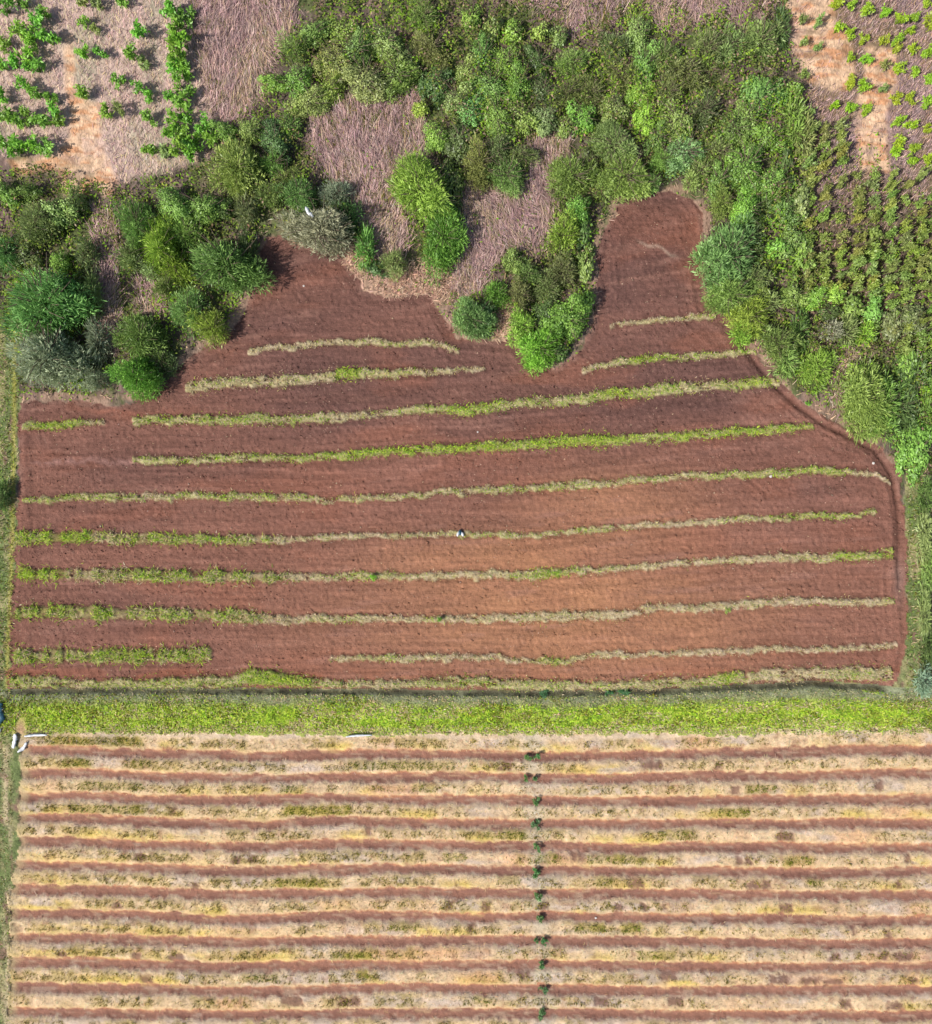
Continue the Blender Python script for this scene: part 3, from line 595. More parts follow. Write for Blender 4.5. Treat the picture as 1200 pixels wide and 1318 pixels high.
# ------------------------------------------------------------------ leaf meshes
def leaf_quads(P, Nrm, L, Wd, droop=.0, T=None):
    n = len(P); a = rng.normal(size=(n, 3)); t = np.cross(Nrm, a)
    if T is not None:
        t = T; Nrm = np.cross(t, np.cross(a, t)); Nrm /= np.linalg.norm(Nrm, axis=1)[:, None] + 1e-9
    t = t * 1.0; t /= np.linalg.norm(t, axis=1)[:, None] + 1e-9
    b = np.cross(Nrm, t); L = L[:, None]; Wd = Wd[:, None]
    mid = P + t * L * .5
    Vv = np.stack([P, mid + b * Wd * .5 - Nrm * L * droop, P + t * L - Nrm * L * droop * 2, mid - b * Wd * .5 - Nrm * L * droop], 1)
    F = np.arange(n * 4).reshape(n, 4)
    return Vv.reshape(-1, 3), F
def crown_mesh(name, seed, nleaf, size, tex):
    """dome of overlapping clumps, unit radius, z 0..~1"""
    global rng
    keep = rng; rng = np.random.default_rng(seed)
    nl = 60 if nleaf > 3000 else 26 if nleaf > 1200 else 11
    d = rng.normal(size=(nl, 3)); d[:, 2] = np.abs(d[:, 2]) * .9 + .05; d /= np.linalg.norm(d, axis=1)[:, None]
    rr = rng.uniform(.40, .86, nl)[:, None]; az_ = np.arctan2(d[:, 1], d[:, 0]); rr = rr * (1 + .22 * np.sin(2 * az_ + seed) + .14 * np.sin(3 * az_ + 2.3 * seed))[:, None]
    cen = d * rr * np.array([1, 1, .82]); cen[:, 2] = cen[:, 2] * (1 + .3 * np.sin(3 * cen[:, 0] + seed) * np.cos(3.3 * cen[:, 1] - seed)) + .10
    wob = rng.uniform(.75, 1.2, nl)
    rad = rng.uniform(.16, .34, nl) * wob * (.85 if nl > 40 else 1.05)
    cen = np.concatenate([cen, [[0, 0, .5]]]); rad = np.concatenate([rad, [.5]])
    wgt = rad ** 2 / (rad ** 2).sum()
    li = rng.choice(len(rad), nleaf, p=wgt)
    u = rng.normal(size=(nleaf, 3)); u /= np.linalg.norm(u, axis=1)[:, None]; u[:, 2] = np.where(rng.random(nleaf) < .65, np.abs(u[:, 2]), u[:, 2])
    r = rad[li] * (1 + rng.normal(0, .13, nleaf)); r *= np.where(rng.random(nleaf) < .2, rng.uniform(1.0, 1.6, nleaf), 1)
    P = cen[li] + u * r[:, None] * np.array([1, 1, .9]); P[:, 2] = np.maximum(P[:, 2], rng.uniform(0, .12, nleaf))
    lv = rng.uniform(.15, .85, len(rad))
    if tex == 'f':
        Nr = u; L = size * rng.uniform(1.0, 2.3, nleaf); Wd = L * .17
        T = u + np.array([0, 0, .25]) + rng.normal(0, .5, (nleaf, 3))
    else:
        T = None; Nr = u + np.array([0, 0, .5]) + rng.normal(0, .45, (nleaf, 3)); L = size * rng.uniform(.6, 1.3, nleaf); Wd = L * .6
    Nr /= np.linalg.norm(Nr, axis=1)[:, None]
    Vv, F = leaf_quads(P, Nr, L, Wd, .08, T)
    var = np.clip(lv[li] + rng.normal(0, .22, nleaf), 0, 1)
    rng = keep
    me = mesh_np(name, Vv, F, None, False, var); me.materials.append(M_LEAF); return me
CROWNS = {}
for tex in 'fb':
    CROWNS['S' + tex] = [crown_mesh('crown', 10 + i, 900, .20, tex) for i in range(4)]
    CROWNS['M' + tex] = [crown_mesh('crown', 30 + i, 3000, .115, tex) for i in range(4)]
    CROWNS['L' + tex] = [crown_mesh('crown', 50 + i, 9000, .088, tex) for i in range(4)]
def tube(path, radii, seg=6):
    V_, F_ = [], []
    for i, (p, r) in enumerate(zip(path, radii)):
        q = Vector(path[min(i + 1, len(path) - 1)]) - Vector(path[max(i - 1, 0)]); q.normalize()
        a = q.orthogonal().normalized(); b = q.cross(a)
        for s in range(seg):
            an = 2 * math.pi * s / seg; V_.append(Vector(p) + a * math.cos(an) * r + b * math.sin(an) * r)
    for i in range(len(path) - 1):
        for s in range(seg):
            F_.append((i * seg + s, i * seg + (s + 1) % seg, (i + 1) * seg + (s + 1) % seg, (i + 1) * seg + s))
    return np.array([tuple(v) for v in V_]), np.array(F_)
def trunk_mesh(seed):
    r = random.Random(seed); Vs, Fs, off = [], [], 0
    def add(p, rad):
        nonlocal off
        v, f = tube(p, rad); Vs.append(v); Fs.append(f + off); off += len(v)
    add([(0, 0, -.12), (.02, .01, .15), (.0, .03, .35), (.03, 0, .62)], [.075, .06, .05, .02])
    for k in range(6):
        a = k * 1.05 + r.uniform(-.3, .3); z0 = r.uniform(.1, .35); ln = r.uniform(.45, .7)
        p = [(0, 0.01, z0)]
        for t in (.35, .7, 1): p.append((math.cos(a) * ln * t, math.sin(a) * ln * t, z0 + (.5 * t - .12 * t * t) * r.uniform(.8, 1.1)))
        add(p, [.04, .03, .02, .008])
    for k in range(16):                                          # thin twigs reaching through the leaves
        a = r.uniform(0, 6.283); e = r.uniform(.35, 1.15); z0 = r.uniform(.2, .5); z1 = .45 + .75 * math.cos(min(e, 1.1) * 1.2) * r.uniform(.8, 1.15)
        add([(0, 0, z0), (math.cos(a) * e * .5, math.sin(a) * e * .5, z0 + (z1 - z0) * .65), (math.cos(a + .15) * e, math.sin(a + .15) * e, z1)], [.014, .010, .005])
    me = mesh_np('trunk', np.concatenate(Vs), np.concatenate(Fs), None, True); me.materials.append(M_BARK); return me
TRUNKS = [trunk_mesh(i) for i in range(4)]
COLS = {'lime': (.33, .50, .085), 'green': (.23, .375, .085), 'bright': (.235, .42, .075), 'teal': (.25, .43, .135), 'dark': (.125, .20, .06),
        'olive': (.275, .35, .12), 'grey': (.36, .43, .28), 'moss': (.30, .42, .115)}
CNAME = {'lime': 'lime', 'green': 'mid-green', 'bright': 'vivid green', 'teal': 'blue-green', 'dark': 'dark green', 'olive': 'olive', 'grey': 'grey-green', 'moss': 'mossy yellow-green'}
# ------------------------------------------------------------------ trees and shrubs: x y rx ry colour leaf | label (photo pixels of the crown as seen); some dark shrubs stand in for shaded crown sides
TREES = '''
58 392 56 40 teal f|broad blue-green feathery tree on the left edge, above a big grey bush
62 458 46 52 grey f|big grey-green twiggy bush at the left edge, touching the ploughed field
8 248 18 20 green b
34 246 18 16 green b
46 290 26 34 olive f
72 272 24 22 moss b
96 262 20 20 olive b
8 326 20 30 teal f
76 338 17 15 lime b|small lime shrub above the dark shadow of the broad feathery left tree
36 330 18 20 dark b
112 330 16 26 olive f
118 385 16 30 olive f
128 440 16 34 grey f
125 488 18 16 grey f
182 432 28 34 green f|mid-green bush stacked above the rounder bush at the field's upper left
175 483 30 30 bright f|round vivid bush bulging onto the ploughed soil near the field's upper left
207 462 18 24 dark f
272 423 24 22 lime f|small lime fan-shaped bush sitting on the field edge at left
242 398 22 34 teal f|narrow blue-green bush behind the small lime fan-shaped bush
215 368 20 16 olive f
176 288 30 26 green f
205 318 34 28 lime f|long lime shrub cascading beside the round tree left of the field notch
226 345 24 26 lime f
168 330 20 26 olive f
195 345 18 18 olive b
290 340 44 46 green f|large round tree at the left of the field's narrow upper tongue
262 268 30 28 bright b
225 268 28 24 green b
240 300 22 26 moss f
318 328 18 40 dark f
305 215 30 54 moss f|tall mossy tree standing above the large round tree at left
290 168 18 22 green b
322 168 18 22 moss b
285 268 20 24 dark b
318 268 16 26 olive f
352 178 26 30 dark b
372 160 18 16 green b
352 208 20 22 green f
366 232 22 18 moss f
345 250 18 26 moss f
384 250 28 24 teal f|pale blue-green bush just above the grey bush with the white scrap
412 296 42 36 grey f|grey twiggy bush holding a white scrap, at the upper tongue of the field
432 250 20 24 grey f
448 280 20 30 dark f
470 318 14 34 green f
508 338 17 20 olive f
485 345 12 16 dark b
352 103 18 20 lime b
382 100 22 26 green b
378 62 20 26 moss f
402 38 24 26 green b
440 38 20 30 lime b
430 78 26 28 moss b
460 62 30 30 green b
498 52 30 28 moss b
470 100 34 26 moss b|broad mossy shrub at the upper edge of the left pink clearing
512 96 28 26 green b
400 128 26 20 moss b
425 112 22 20 lime b
528 70 18 28 dark b
545 20 22 24 moss f
552 60 26 28 olive f
562 105 24 34 dark b
542 138 15 18 lime b|small lime shrub on the right rim of the left pink clearing
563 176 18 24 lime b|egg-shaped lime shrub just above the big lime tree's shadow
588 130 24 28 olive b
592 178 24 34 dark b
618 208 28 30 moss f
652 224 28 22 moss f|mossy shrub at the top edge of the right pink clearing
640 190 26 26 olive f
670 200 22 24 olive f
543 246 44 46 lime f|large lime tree on the right side of the left pink clearing
572 305 27 48 bright f|vivid narrow tree hanging below the large lime tree
582 240 20 40 dark b
608 20 16 26 lime b
634 34 16 28 moss b
662 40 16 22 lime b
695 42 14 16 lime b|small lime shrub by the top edge dry grass
720 44 16 20 moss b
622 72 24 28 green b
650 78 22 26 lime b
600 92 20 26 moss b
632 110 28 28 green b
668 105 26 28 bright b
605 140 20 24 teal b
640 150 28 26 green b
672 150 24 24 moss b
694 78 24 26 dark b
700 115 22 28 dark b
704 150 20 26 olive b
738 80 20 28 moss f
730 120 22 26 olive f
760 118 20 24 olive f
752 150 24 22 bright b
728 160 16 18 moss b
790 60 18 30 olive f
822 40 18 30 moss b
830 80 20 34 green b
826 118 18 26 lime b
800 98 18 30 olive f
790 138 20 24 moss b
832 148 20 20 lime b
855 70 20 30 olive f
885 90 24 34 olive f
912 60 22 32 olive f
945 55 22 34 olive f
980 50 24 38 olive f
1005 40 16 34 dark f
862 118 20 28 olive f
872 155 30 28 green b
905 140 24 30 olive f
846 178 22 20 green b
882 195 30 26 teal b
856 205 18 18 green f
838 235 16 16 moss f
792 186 31 36 teal f|pale blue-green round tree above the left corner of the upper right notch
806 226 34 28 moss f|mossy tree at the left corner of the upper right notch
735 224 28 40 green f|green leaning tree on the right rim of the right pink clearing
758 206 16 24 dark b
726 302 24 28 lime f|round lime bush halfway down the right rim of the right pink clearing
744 268 18 22 bright b
752 300 14 28 dark b
755 340 12 26 moss b
724 350 20 26 olive f
705 372 18 24 olive f
660 332 17 18 green b|small green shrub alone in the right pink clearing
678 352 18 20 olive f
640 378 17 22 bright f
608 410 27 27 teal f|round blue-green bush at the field edge below the large lime tree
628 398 16 24 dark b
670 380 20 20 olive f
732 408 30 34 bright b|vivid bush at the right of the peninsula jutting into the field
695 448 28 30 lime f|lime bush at the very tip of the peninsula jutting into the field
672 420 20 26 lime f
705 405 18 24 dark b
755 388 12 26 bright b
722 452 16 14 dark b
900 220 20 28 moss f
925 196 22 28 olive f
926 232 24 26 green b
945 165 26 32 green b
982 118 26 42 green b
965 150 24 28 green b
992 172 24 30 bright b
960 212 34 36 bright b|leafy vivid tree directly above the tall feathery tree
990 238 26 34 bright b
960 268 28 28 bright b
930 262 20 22 moss f
1022 114 15 15 bright b
1022 150 16 40 green f
1012 220 16 44 dark b
1035 180 14 40 olive f
936 330 36 54 teal f|tall feathery blue-green tree at the right of the upper right notch
966 300 20 40 dark f
940 380 30 30 moss f
968 362 18 26 olive f
966 406 26 34 lime f
988 388 16 22 olive f
955 428 14 20 lime f
1000 442 22 28 green f
1014 466 16 24 moss f
985 430 12 18 moss f
1053 474 20 31 lime f|egg-shaped lime bush alone beside the right corner of the field
1112 508 30 54 moss f|tall mossy tree at the right corner of the field, beside a dark hollow
1135 522 24 40 green f
1160 520 24 50 dark f
1180 578 20 44 bright b|vivid bush at the right edge beside the field's rounded corner
1168 470 14 34 green b
1000 318 16 18 bright b
1020 310 18 26 green b
1035 330 16 34 green b
1012 270 18 28 green b
1032 262 16 34 olive b
1020 380 18 24 green b
1050 382 17 20 lime b
1078 380 16 20 lime b
1100 395 16 22 green b
1125 405 16 26 green b
1066 400 14 20 dark b
1090 428 16 24 olive f
1070 425 14 16 grey f
1112 432 14 16 lime f
1150 415 16 28 olive b
1175 410 18 30 olive b
1030 428 16 34 dark f
1190 684 9 34 olive f
1196 735 9 30 moss f
1190 792 8 34 olive f
1197 832 10 30 dark f
1192 642 10 22 dark f
1190 878 10 22 grey f
2 640 12 18 dark f|small dark bush cut by the left edge beside the green path
1196 520 10 40 green f
'''
LMS = [(58, 392, 'the broad feathery tree at the left edge'), (62, 458, 'the big grey bush at the left edge'), (175, 483, "the round bush at the field's upper left"), (272, 423, 'the small lime fan-shaped bush'),
 (290, 340, 'the large round tree at left'), (305, 215, 'the tall mossy left tree'), (412, 296, 'the grey bush with a white scrap'), (543, 246, 'the large lime tree'), (608, 410, 'the round bush below the lime tree'),
 (695, 448, 'the peninsula tip bush'), (792, 186, 'the pale round tree above the notch'), (936, 330, 'the tall feathery tree at right'), (960, 212, 'the leafy vivid tree'), (1053, 474, 'the egg-shaped lime bush'),
 (1112, 508, 'the tall corner tree at right'), (470, 100, "the left pink clearing's upper rim"), (726, 302, 'the round bush by the right clearing'), (695, 42, 'the lime shrub by the top edge'), (652, 224, 'the mossy shrub above the right clearing'),
 (1180, 578, 'the vivid bush at the right edge'), (830, 80, 'the green column of shrubs at top')]
def where(dx, dy):
    a = math.degrees(math.atan2(-dy, dx)) % 360
    return ['right of', 'up and right of', 'above', 'up and left of', 'left of', 'down and left of', 'below', 'down and right of'][int(((a + 22.5) % 360) // 45)]
def auto_label(x, y, rx, col):
    size = 'small' if rx < 17 else 'large' if rx > 28 else ''
    base = ' '.join(w for w in (size, CNAME[col], 'shrub') if w)
    for far in ('just ', 'farther ', 'midway '):
        for l in sorted(LMS, key=lambda l: (l[0] - x) ** 2 + (l[1] - y) ** 2)[:5]:
            lab = f"{base} {far}{where(x - l[0], y - l[1])} {l[2]}"
            if lab not in LABELS and len(lab.split()) <= 16: return lab
    return lab
def true_ground(px, py, hh):
    """ground point of something whose middle, hh metres up, is seen at this pixel"""
    k = (H - hh) / H
    return NX + (px - NX) * k, NY + (py - NY) * k
tid = 0; FEET = []
for line in TREES.strip().splitlines():
    head, _, lab = line.partition('|')
    a = head.split(); x, y, rx, ry = map(float, a[:4]); ck, tex = a[4], a[5]
    r = rx * S * 1.0
    hh = 1.35 * r + .45
    if ck == 'dark': hh *= .8  # dark ones include shrubs put in for neighbouring crowns' shaded sides
    lean = hh / H * abs(y - NY)
    ryw = max(.72 * rx, ry - lean * .42) * S
    gx, gy = true_ground(x, y, hh * .45)
    root = bpy.data.objects.new('tree' if rx >= 26 else 'shrub', None); COL.objects.link(root)
    root.empty_display_size = .3
    root.location = (wx(gx), wy(gy), float(zat(gx, gy)) - .03)
    tag(root, lab or auto_label(x, y, rx, ck), 'tree' if rx >= 26 else 'shrub', None, 'trees and shrubs of the thicket')
    size = 'L' if rx >= 26 else 'M' if rx >= 17 else 'S'
    me = CROWNS[size + tex][tid % 4]
    c = bpy.data.objects.new('crown', me); COL.objects.link(c); c.parent = root
    low = .8 if (y < 240 and 340 < x < 1010) else 1.0
    c.scale = (r * random.uniform(.95, 1.2), ryw * random.uniform(.95, 1.15), hh * low / 1.18); c.rotation_euler.z = 0 if abs(rx - ry) > 6 else random.uniform(0, 6.28)
    if abs(rx - ry) > 6: c.rotation_euler.z = random.choice((0, math.pi))
    j = [random.uniform(.94, 1.06) for _ in range(3)]
    c.color = (*[v * random.uniform(.9, 1.1) * q for v, q in zip(COLS[ck], j)], 1)
    t = bpy.data.objects.new('trunk', TRUNKS[tid % 4]); COL.objects.link(t); t.parent = root
    t.scale = (r, r, hh); t.rotation_euler.z = random.uniform(0, 6.28)
    FEET.append((gx, gy, rx)); tid += 1

# ------------------------------------------------------------------ crop plants, one object each
def plant_mesh(seed, nleaf=300):
    global rng
    keep = rng; rng = np.random.default_rng(seed)
    nb = 9; li = rng.integers(0, nb, nleaf)
    a = rng.uniform(0, 6.283, nb); rr = rng.uniform(.12, .66, nb); zz = rng.uniform(.45, .95, nb)
    cen = np.stack([np.cos(a) * rr, np.sin(a) * rr, zz], -1)
    u = rng.normal(size=(nleaf, 3)); u /= np.linalg.norm(u, axis=1)[:, None]
    P = cen[li] + u * rng.uniform(.02, .25, nleaf)[:, None]; P[:, 2] = np.maximum(P[:, 2], .05)
    Nr = np.array([0, 0, 1]) + rng.normal(0, .55, (nleaf, 3)); Nr /= np.linalg.norm(Nr, axis=1)[:, None]
    L = rng.uniform(.14, .36, nleaf); Vv, F = leaf_quads(P, Nr, L, L * .42, .12)
    sv, sf, off = [], [], len(Vv)
    for k in range(nb):
        v, f = tube([(0, 0, -.05), tuple(cen[k] * [.4, .4, .5]), tuple(cen[k])], [.035, .025, .012], 4); sv.append(v); sf.append(f + off); off += len(v)
    var = np.concatenate([np.clip(rng.normal(.55, .2, nleaf), 0, 1), np.full(sum(len(f) for f in sf), .25)])
    rng = keep
    me = mesh_np('crop_plant', np.concatenate([Vv] + sv), np.concatenate([F] + sf), None, False, var); me.materials.append(M_LEAF); return me
PLANTS = [plant_mesh(100 + i) for i in range(12)]
npl = 0
def plant(x, y, r, col, label, group, h=None):
    global npl
    r *= random.uniform(.78, 1.2)
    hh = (h or r * S * 1.5) * random.uniform(.8, 1.15)
    gx, gy = true_ground(x, y, hh * .6)
    o = bpy.data.objects.new('crop_plant', PLANTS[npl % 12]); COL.objects.link(o)
    o.location = (wx(gx), wy(gy), float(zat(gx, gy)) - .02); o.scale = (r * S, r * S, hh); o.rotation_euler.z = random.uniform(0, 6.28)
    o.color = (*[v * random.uniform(.85, 1.15) for v in col], 1)
    tag(o, label, 'crop plant', None, group); npl += 1
CB, CY, CO = (.19, .40, .045), (.30, .46, .03), (.25, .32, .085)
LEFT = [[(5, 8), (30, 4), (58, 16), (45, 22)], [(3, 54), (24, 38), (37, 44), (60, 48), (44, 56)], [(3, 84), (17, 80), (32, 70), (46, 86)], [(2, 124), (32, 112), (46, 120), (68, 124)],
        [(6, 148), (20, 156), (36, 150), (53, 154), (70, 143), (76, 156)], [(8, 186), (22, 190), (40, 186), (56, 190)]]
for ri, row in enumerate(LEFT):
    for ci, (x, y) in enumerate(sorted(row)):
        plant(x, y, 15, CB, f'bright green crop bush, {ORD[ci]} from left in {ORD[ri]} row of the top left corner', 'crop bushes of the top left plot')
for ci, colm in enumerate([[(106, 2), (122, 4), (108, 28), (123, 36), (106, 66), (128, 68), (106, 120)], [(158, 2), (150, 103), (137, 144), (154, 140)], [(180, 38), (168, 70), (187, 80), (178, 112), (192, 122), (194, 152), (193, 192), (212, 196)]]):
    for ri, (x, y) in enumerate(sorted(colm, key=lambda p: p[1])):
        plant(x, y, 12 if ci < 2 else 13, CB if (x + y) % 3 else CO, f'green crop bush, {ORD[ri]} from top in {ORD[ci]} sparse column of the left plot', 'crop bushes of the top left plot')
for ri, (x, y) in enumerate(sorted([(218, 12), (228, 24), (238, 20), (226, 38), (228, 64), (236, 52), (222, 86), (236, 90), (230, 106), (242, 118), (218, 122), (234, 132), (224, 156), (240, 150), (236, 172), (250, 176), (242, 192), (232, 190), (252, 190), (262, 160), (270, 178), (230, 74), (222, 170)], key=lambda p: p[1])):
    plant(x, y, 16, CB, f'bright green crop bush, {ORD[ri]} from top in the dense column closing the left plot', 'crop bushes of the top left plot')
RCOLS = [(1035, [25, 55, 95]), (1055, [28, 60]), (1077, [3, 35, 132]), (1096, [6, 42, 73, 106, 138]), (1115, [14, 48, 76, 110, 142]), (1138, [18, 52, 82, 112]), (1156, [25, 50, 62, 88, 124, 156, 183, 196]), (1175, [24, 36, 62, 92, 126, 160, 190, 206]), (1196, [4, 28, 66, 100, 132, 166, 205])]
for ci, (x0, yl) in enumerate(RCOLS):
    for ri, y in enumerate(yl):
        faint = x0 < 1060 or (x0 == 1138 and y > 60)
        plant(x0 + random.uniform(-2, 2), y, 8.5 if faint else 10.5, CO if faint else CY, f'yellow-green crop plant, {ORD[ri]} from top in {ORD[ci]} column of the top right plot', 'crop plants of the top right plot', .9)
for ci, x0 in enumerate([1042, 1062, 1083, 1104, 1125, 1147, 1166, 1186, 1203]):
    ri = 0
    for y in range(150 if x0 < 1090 else 225, 462, 12):
        if random.random() < (.4 if y < 260 else .12) or (y > 370 and x0 < 1110) or (y > 440 and x0 < 1150): continue
        xx = x0 + random.uniform(-1.6, 1.6); yy = y + random.uniform(-4, 4)
        plant(xx, yy, random.uniform(8.5, 11.5), (CO, (.21, .29, .065), (.28, .36, .075))[random.randrange(3)],
              f'olive crop plant, {ORD[ri]} from top in {ORD[ci]} column of the long right rows', 'crop plants of the long right rows', random.uniform(1.0, 1.6)); ri += 1
# dark weeds standing in the furrows of the straw field, one below the other
WX = [686, 683, 691, 690, 692, 690, 693, 696, 695, 697, 700, 697]
for i, x in enumerate(WX):
    y = np.interp(x, xs, Fy[i])
    for dx in ((-5, 6) if i in (0, 1, 8) else (0,)):
        plant(x + dx, y + 3, 9 if dx == 0 else 6.5, (.10, .22, .065), f'dark green weed in the {ORD[i]} furrow below the verge{"" if dx == 0 else ", left one" if dx < 0 else ", right one"}', 'dark weeds across the furrows', .5)
for (x, y, r, c, lab) in [(566, 797, 6, CB, 'small green weed on the tufted strip, right of a pale stretch'), (480, 743, 7, CB, 'small green weed clump on the strip below the small white bags'), (937, 785, 6, CO, 'small olive weed hanging below the pale lower strip at right'),
                          (1040, 520, 6, CB, 'small green weed alone on the soil by the upper right field edge'), (785, 893, 9, (.06, .17, .05), 'dark tall grass weed growing over the ditch right of centre'), (803, 890, 9, (.06, .17, .05), 'second dark tall grass weed over the ditch, farther right'),
                          (700, 893, 9, (.06, .16, .05), 'dark grass weed over the ditch, left of the other two')]:
    plant(x, y, r, c, lab, 'single weeds', .35)

# ------------------------------------------------------------------ undergrowth filling the thicket
WOOD = [(-70, 230), (60, 215), (150, 245), (225, 225), (280, 205), (300, 160), (345, 125), (350, 85), (385, 20), (400, -70), (1010, -70), (1015, 60), (1040, 120), (1045, 300), (1060, 410), (1200, 440), (1280, 470), (1280, 640), (1150, 640), (1000, 520), (700, 500), (0, 530), (-70, 530)]
n = 300000
px = rng.uniform(-65, 1265, n); py = rng.uniform(-65, 640, n)
ok = inpoly(px, py, WOOD) & (sample(REG, px, py) == 0)
d = .55 + .9 * (fbm(px / 26, py / 26, 190) - .5) * 2
for po in THATCH.values(): d = np.where(inpoly(px, py, po), .02 + .10 * (fbm(px / 14, py / 14, 191) > .62), d)
d = np.where((py < 60) & (px > 600), np.maximum(d, .75 * (fbm(px / 16, py / 26, 196) > .5)), d)
d = np.where(polydist(px, py, FIELD) < 9, d * .12, d)
d = np.where(sample(brim, px, py) > .3, d * .12, d)
d = np.where((px > 120) & (px < 160) & (py > 260) & (py < 520), d * .45, d)
DENSE = soft([(340, 70), (420, 10), (640, -20), (700, 60), (900, 60), (1010, 60), (1040, 300), (1010, 420), (960, 300), (900, 215), (700, 180), (600, 230), (540, 120), (400, 125)], 20)
DENSE = np.maximum(DENSE, .65 * soft([(-70, 235), (110, 240), (200, 250), (300, 170), (345, 130), (395, 140), (400, 260), (345, 270), (325, 360), (220, 420), (160, 380), (118, 300), (100, 420), (-70, 420)], 20))
DENSE = np.maximum(DENSE, .7 * soft([(960, 300), (1040, 300), (1060, 420), (1200, 440), (1280, 470), (1280, 620), (1180, 610), (1010, 470)], 16))
d = np.maximum(d, .75 * sample(DENSE, px, py))
ok &= rng.random(n) < d
px, py = px[ok], py[ok]
m = 11000                                                          # low green growth along the long right rows
ex = rng.choice([1042, 1062, 1083, 1104, 1125, 1147, 1166, 1186, 1203, 1224], m) + rng.normal(0, 4.2, m); ey = rng.uniform(150, 465, m)
o2 = (rng.random(m) < sst(150, 330, ey + (1130 - ex) * .35) * (.25 + fbm(ex / 12, ey / 18, 197))) & (sample(REG, ex, ey) == 0)
NROW = o2.sum()
px = np.concatenate([px, ex[o2]]); py = np.concatenate([py, ey[o2]]); n = len(px)
lump = fbm(px / 11, py / 11, 192)
lum2 = fbm(px / 17, py / 17, 195)
z = rng.uniform(.03, 1, n) ** .6 * (.15 + 1.0 * sst(.35, .75, lump) + 1.1 * sst(.45, .7, lum2) * sample(DENSE, px, py))
P = pts_world(px, py, 0); P[:, 2] += z
Nr = np.array([0, 0, 1.0]) + rng.normal(0, .6, (n, 3)); Nr /= np.linalg.norm(Nr, axis=1)[:, None]
L = rng.uniform(.10, .25, n); Vv, F = leaf_quads(P, Nr, L, L * .5, .1)
col = pal([lin(104, 112, 56), lin(92, 110, 50), lin(120, 124, 66), lin(108, 128, 52), lin(80, 96, 46)], n, .2)
q = fbm(px / 34, py / 34, 193) + .12 * sample(DENSE, px, py) > .55; col[q] = pal([lin(124, 150, 54), lin(108, 142, 48), lin(134, 146, 66), lin(116, 150, 46)], q.sum(), .2)
q = rng.random(n) < .18; col[q] = pal([lin(140, 116, 96), lin(120, 98, 84), lin(154, 134, 110)], q.sum(), .2)
me = mesh_np('undergrowth', Vv, F, np.clip(np.repeat(col, 4, 0) * K * 1.7, .005, .6))
tag(obj('undergrowth', me, M_BLADE), 'low tangled undergrowth filling the gaps between thicket shrubs', 'undergrowth', 'stuff')

# ------------------------------------------------------------------ litter and small things
def sheet(name, path, w, thick, mat, label, cat, z0=.05, rag=.25, seed=0, parent=None):
    """a strip of crumpled sheet along a pixel path, with real thickness"""
    r = random.Random(seed); pts = []
    P = [Vector((wx(a), wy(b), float(zat(a, b)) + z0)) for a, b in path]
    fine = []
    for i in range(len(P) - 1):
        for t in range(6): fine.append(P[i].lerp(P[i + 1], t / 6))
    fine.append(P[-1]); Vs, Fs = [], []
    for i, p in enumerate(fine):
        q = (fine[min(i + 1, len(fine) - 1)] - fine[max(i - 1, 0)]).normalized(); s = Vector((-q.y, q.x, 0)).normalized()
        ww = w * (1 - .55 * abs(2 * i / (len(fine) - 1) - 1) ** 3) * r.uniform(1 - rag, 1 + rag)
        zz = [r.uniform(0, .07) for _ in range(4)]
        for k in range(4):
            Vs.append(p + s * ww * (k / 3 - .5) + Vector((0, 0, zz[k] + (.05 if k in (1, 2) else 0))))
    for i in range(len(fine) - 1):
        for k in range(3): Fs.append((i * 4 + k, i * 4 + k + 1, i * 4 + k + 5, i * 4 + k + 4))
    o = obj(name, mesh_np(name, np.array([tuple(v) for v in Vs]), np.array(Fs), None, True), mat)
    m = o.modifiers.new('thickness', 'SOLIDIFY'); m.thickness = thick
    tag(o, label, cat); return o
gx, gy = true_ground(401, 280, 1.9)
o = sheet('plastic_scrap', [(gx - 4, gy - 7), (gx - 1, gy), (gx + 5, gy + 5)], .24, .01, M_WHITE, 'torn white plastic scrap caught on the grey twiggy bush', 'plastic scrap', 0, .3, 1)
o.location.z = 2.55
sheet('plastic_sheet', [(21, 944), (20, 952), (17, 963)], .26, .012, M_WHITE, 'white crumpled plastic sheet by the dirt spot at the left corner of the verge', 'plastic sheet', .08, .3, 2)
sheet('plastic_sheet', [(35, 955), (30, 963), (23, 968)], .20, .012, M_WHITE, 'thinner white plastic strip lying right of the crumpled sheet', 'plastic sheet', .08, .3, 3)
sheet('plastic_strip', [(34, 946.5), (46, 945.5), (62, 945.5)], .17, .012, M_WHITE, 'straight white plastic strip at the left end of the topmost straw bed', 'plastic strip', .14, .15, 4)
sheet('plastic_strip', [(446, 947.5), (460, 945.8), (480, 945.2)], .13, .012, M_WHITE, 'white and pale blue plastic strip on the verge edge left of centre', 'plastic strip', .14, .15, 5)
sheet('plastic_scrap', [(3, 937), (1, 942)], .10, .01, M_WHITE, 'tiny white scrap under the dark blue sheet at the left edge', 'plastic scrap', .1, .2, 6)
sheet('tarpaulin', [(2, 904), (-1, 914), (1, 924), (-2, 934)], .62, .015, M_DKBLUE, 'dark blue tarpaulin crumpled at the left edge of the verge', 'tarpaulin', .1, .3, 7)
o = sheet('plastic_scrap', [(99, 372), (103, 382)], .12, .01, M_BLUE, 'pale blue plastic scrap in the shadow right of the broad left tree', 'plastic scrap', .5, .2, 8)
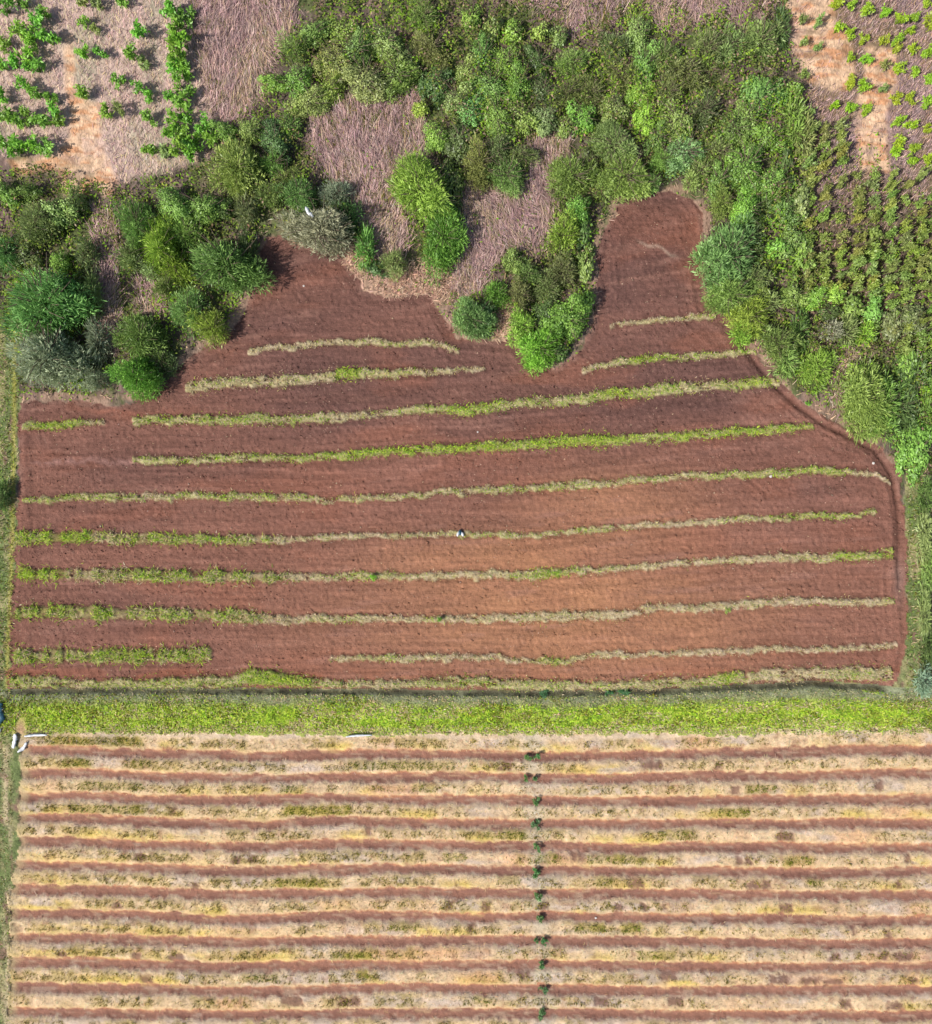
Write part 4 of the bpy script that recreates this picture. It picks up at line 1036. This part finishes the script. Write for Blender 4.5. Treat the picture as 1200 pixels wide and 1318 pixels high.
def stone(x, y, r, label, seed):
    rr = random.Random(seed); me = bpy.data.meshes.new('stone')
    import bmesh
    bm = bmesh.new(); bmesh.ops.create_icosphere(bm, subdivisions=2, radius=r)
    for v in bm.verts: v.co *= rr.uniform(.78, 1.15); v.co.z *= .6
    bm.to_mesh(me); bm.free()
    o = obj('stone', me, M_STONE); o.location = (wx(x), wy(y), float(zat(x, y)) + r * .3); tag(o, label, 'stone', None, 'pale stones')
stone(391, 368, .07, 'small white stone on the bare soil of the upper left tongue', 1)
stone(992, 613, .10, 'pale stone at the strip with the hooked right end', 2)
stone(768, 1184, .07, 'white stone in a furrow of the straw field right of the weeds', 3)
stone(1124, 596, .09, 'pale stone near the rounded right corner of the field', 4)
stone(615, 556, .06, 'tiny pale stone between two green strips near mid field', 5)

# ------------------------------------------------------------------ small bags left on a strip in mid field
def bag(x, y, w, l, h, rz, mat, label, seed):
    import bmesh
    rr = random.Random(seed); bm = bmesh.new(); bmesh.ops.create_icosphere(bm, subdivisions=3, radius=1)
    for v in bm.verts:
        c = v.co.copy(); k = 1 + .13 * math.sin(5 * c.x + seed) * math.cos(4 * c.y + 2 * seed) + .08 * math.sin(9 * c.y + 3 * c.z)
        pinch = .35 + .65 * min(1, (1.02 - max(c.y, 0)) * 1.5)          # gathered neck at one end
        v.co = Vector((c.x * w * k * pinch, c.y * l * (1.0 if c.y < 0 else 1.25), max(c.z, -.55) * h * k * (.5 + .5 * pinch) + .5 * h))
    me = bpy.data.meshes.new('bag'); bm.to_mesh(me); bm.free()
    for p in me.polygons: p.use_smooth = True
    o = obj('bag', me, mat); o.location = (wx(x), wy(y), float(zat(x, y))); o.rotation_euler.z = rz; tag(o, label, 'bag', None, 'small bags in mid field')
bag(589.6, 687.5, .085, .16, .13, -.25, M_WHITE, 'left one of two small white bags on the strip in mid field', 1)
bag(595.4, 687.5, .085, .16, .13, .35, M_WHITE, 'right one of two small white bags on the strip in mid field', 2)
bag(592.4, 685.6, .13, .17, .15, .05, M_DKBLUE, 'dark blue bag between two small white ones in mid field', 3)

# ------------------------------------------------------------------ light, sky, camera
EL = math.radians(46); sd = Vector((.86, .51, 0)).normalized()       # direction the shadows fall
ld = Vector((sd.x * math.cos(EL), sd.y * math.cos(EL), -math.sin(EL)))
L_ = bpy.data.lights.new('sun', 'SUN'); L_.energy = 3.9; L_.angle = math.radians(.6); L_.color = (1, .96, .9)
so = bpy.data.objects.new('sun', L_); COL.objects.link(so); so.rotation_euler = ld.to_track_quat('-Z', 'Y').to_euler()
w = bpy.data.worlds.new('World'); scene.world = w; w.use_nodes = True
nt = w.node_tree; bg = nt.nodes['Background']; sk = nt.nodes.new('ShaderNodeTexSky'); sk.sky_type = 'NISHITA'; sk.sun_disc = False
sk.sun_elevation = EL; sk.sun_rotation = math.atan2(-sd.x, -sd.y) % (2 * math.pi)
sk.air_density = 1.0; sk.dust_density = 2.0
nt.links.new(sk.outputs[0], bg.inputs[0]); bg.inputs[1].default_value = .095
cd = bpy.data.cameras.new('camera'); cam = bpy.data.objects.new('camera', cd); COL.objects.link(cam); scene.camera = cam
cam.location = (wx(NX), wy(NY), H); cam.rotation_euler = (0, 0, 0)
cd.sensor_fit = 'VERTICAL'; cd.sensor_height = 24; cd.lens = 24 * H / (1318 * S)
cd.shift_x = (600 - NX) / 1318; cd.shift_y = (NY - 659) / 1318
cd.clip_start = .5; cd.clip_end = 2000
vs = scene.view_settings; vs.view_transform = 'Standard'; vs.look = 'None'; vs.exposure = .6; vs.gamma = 1
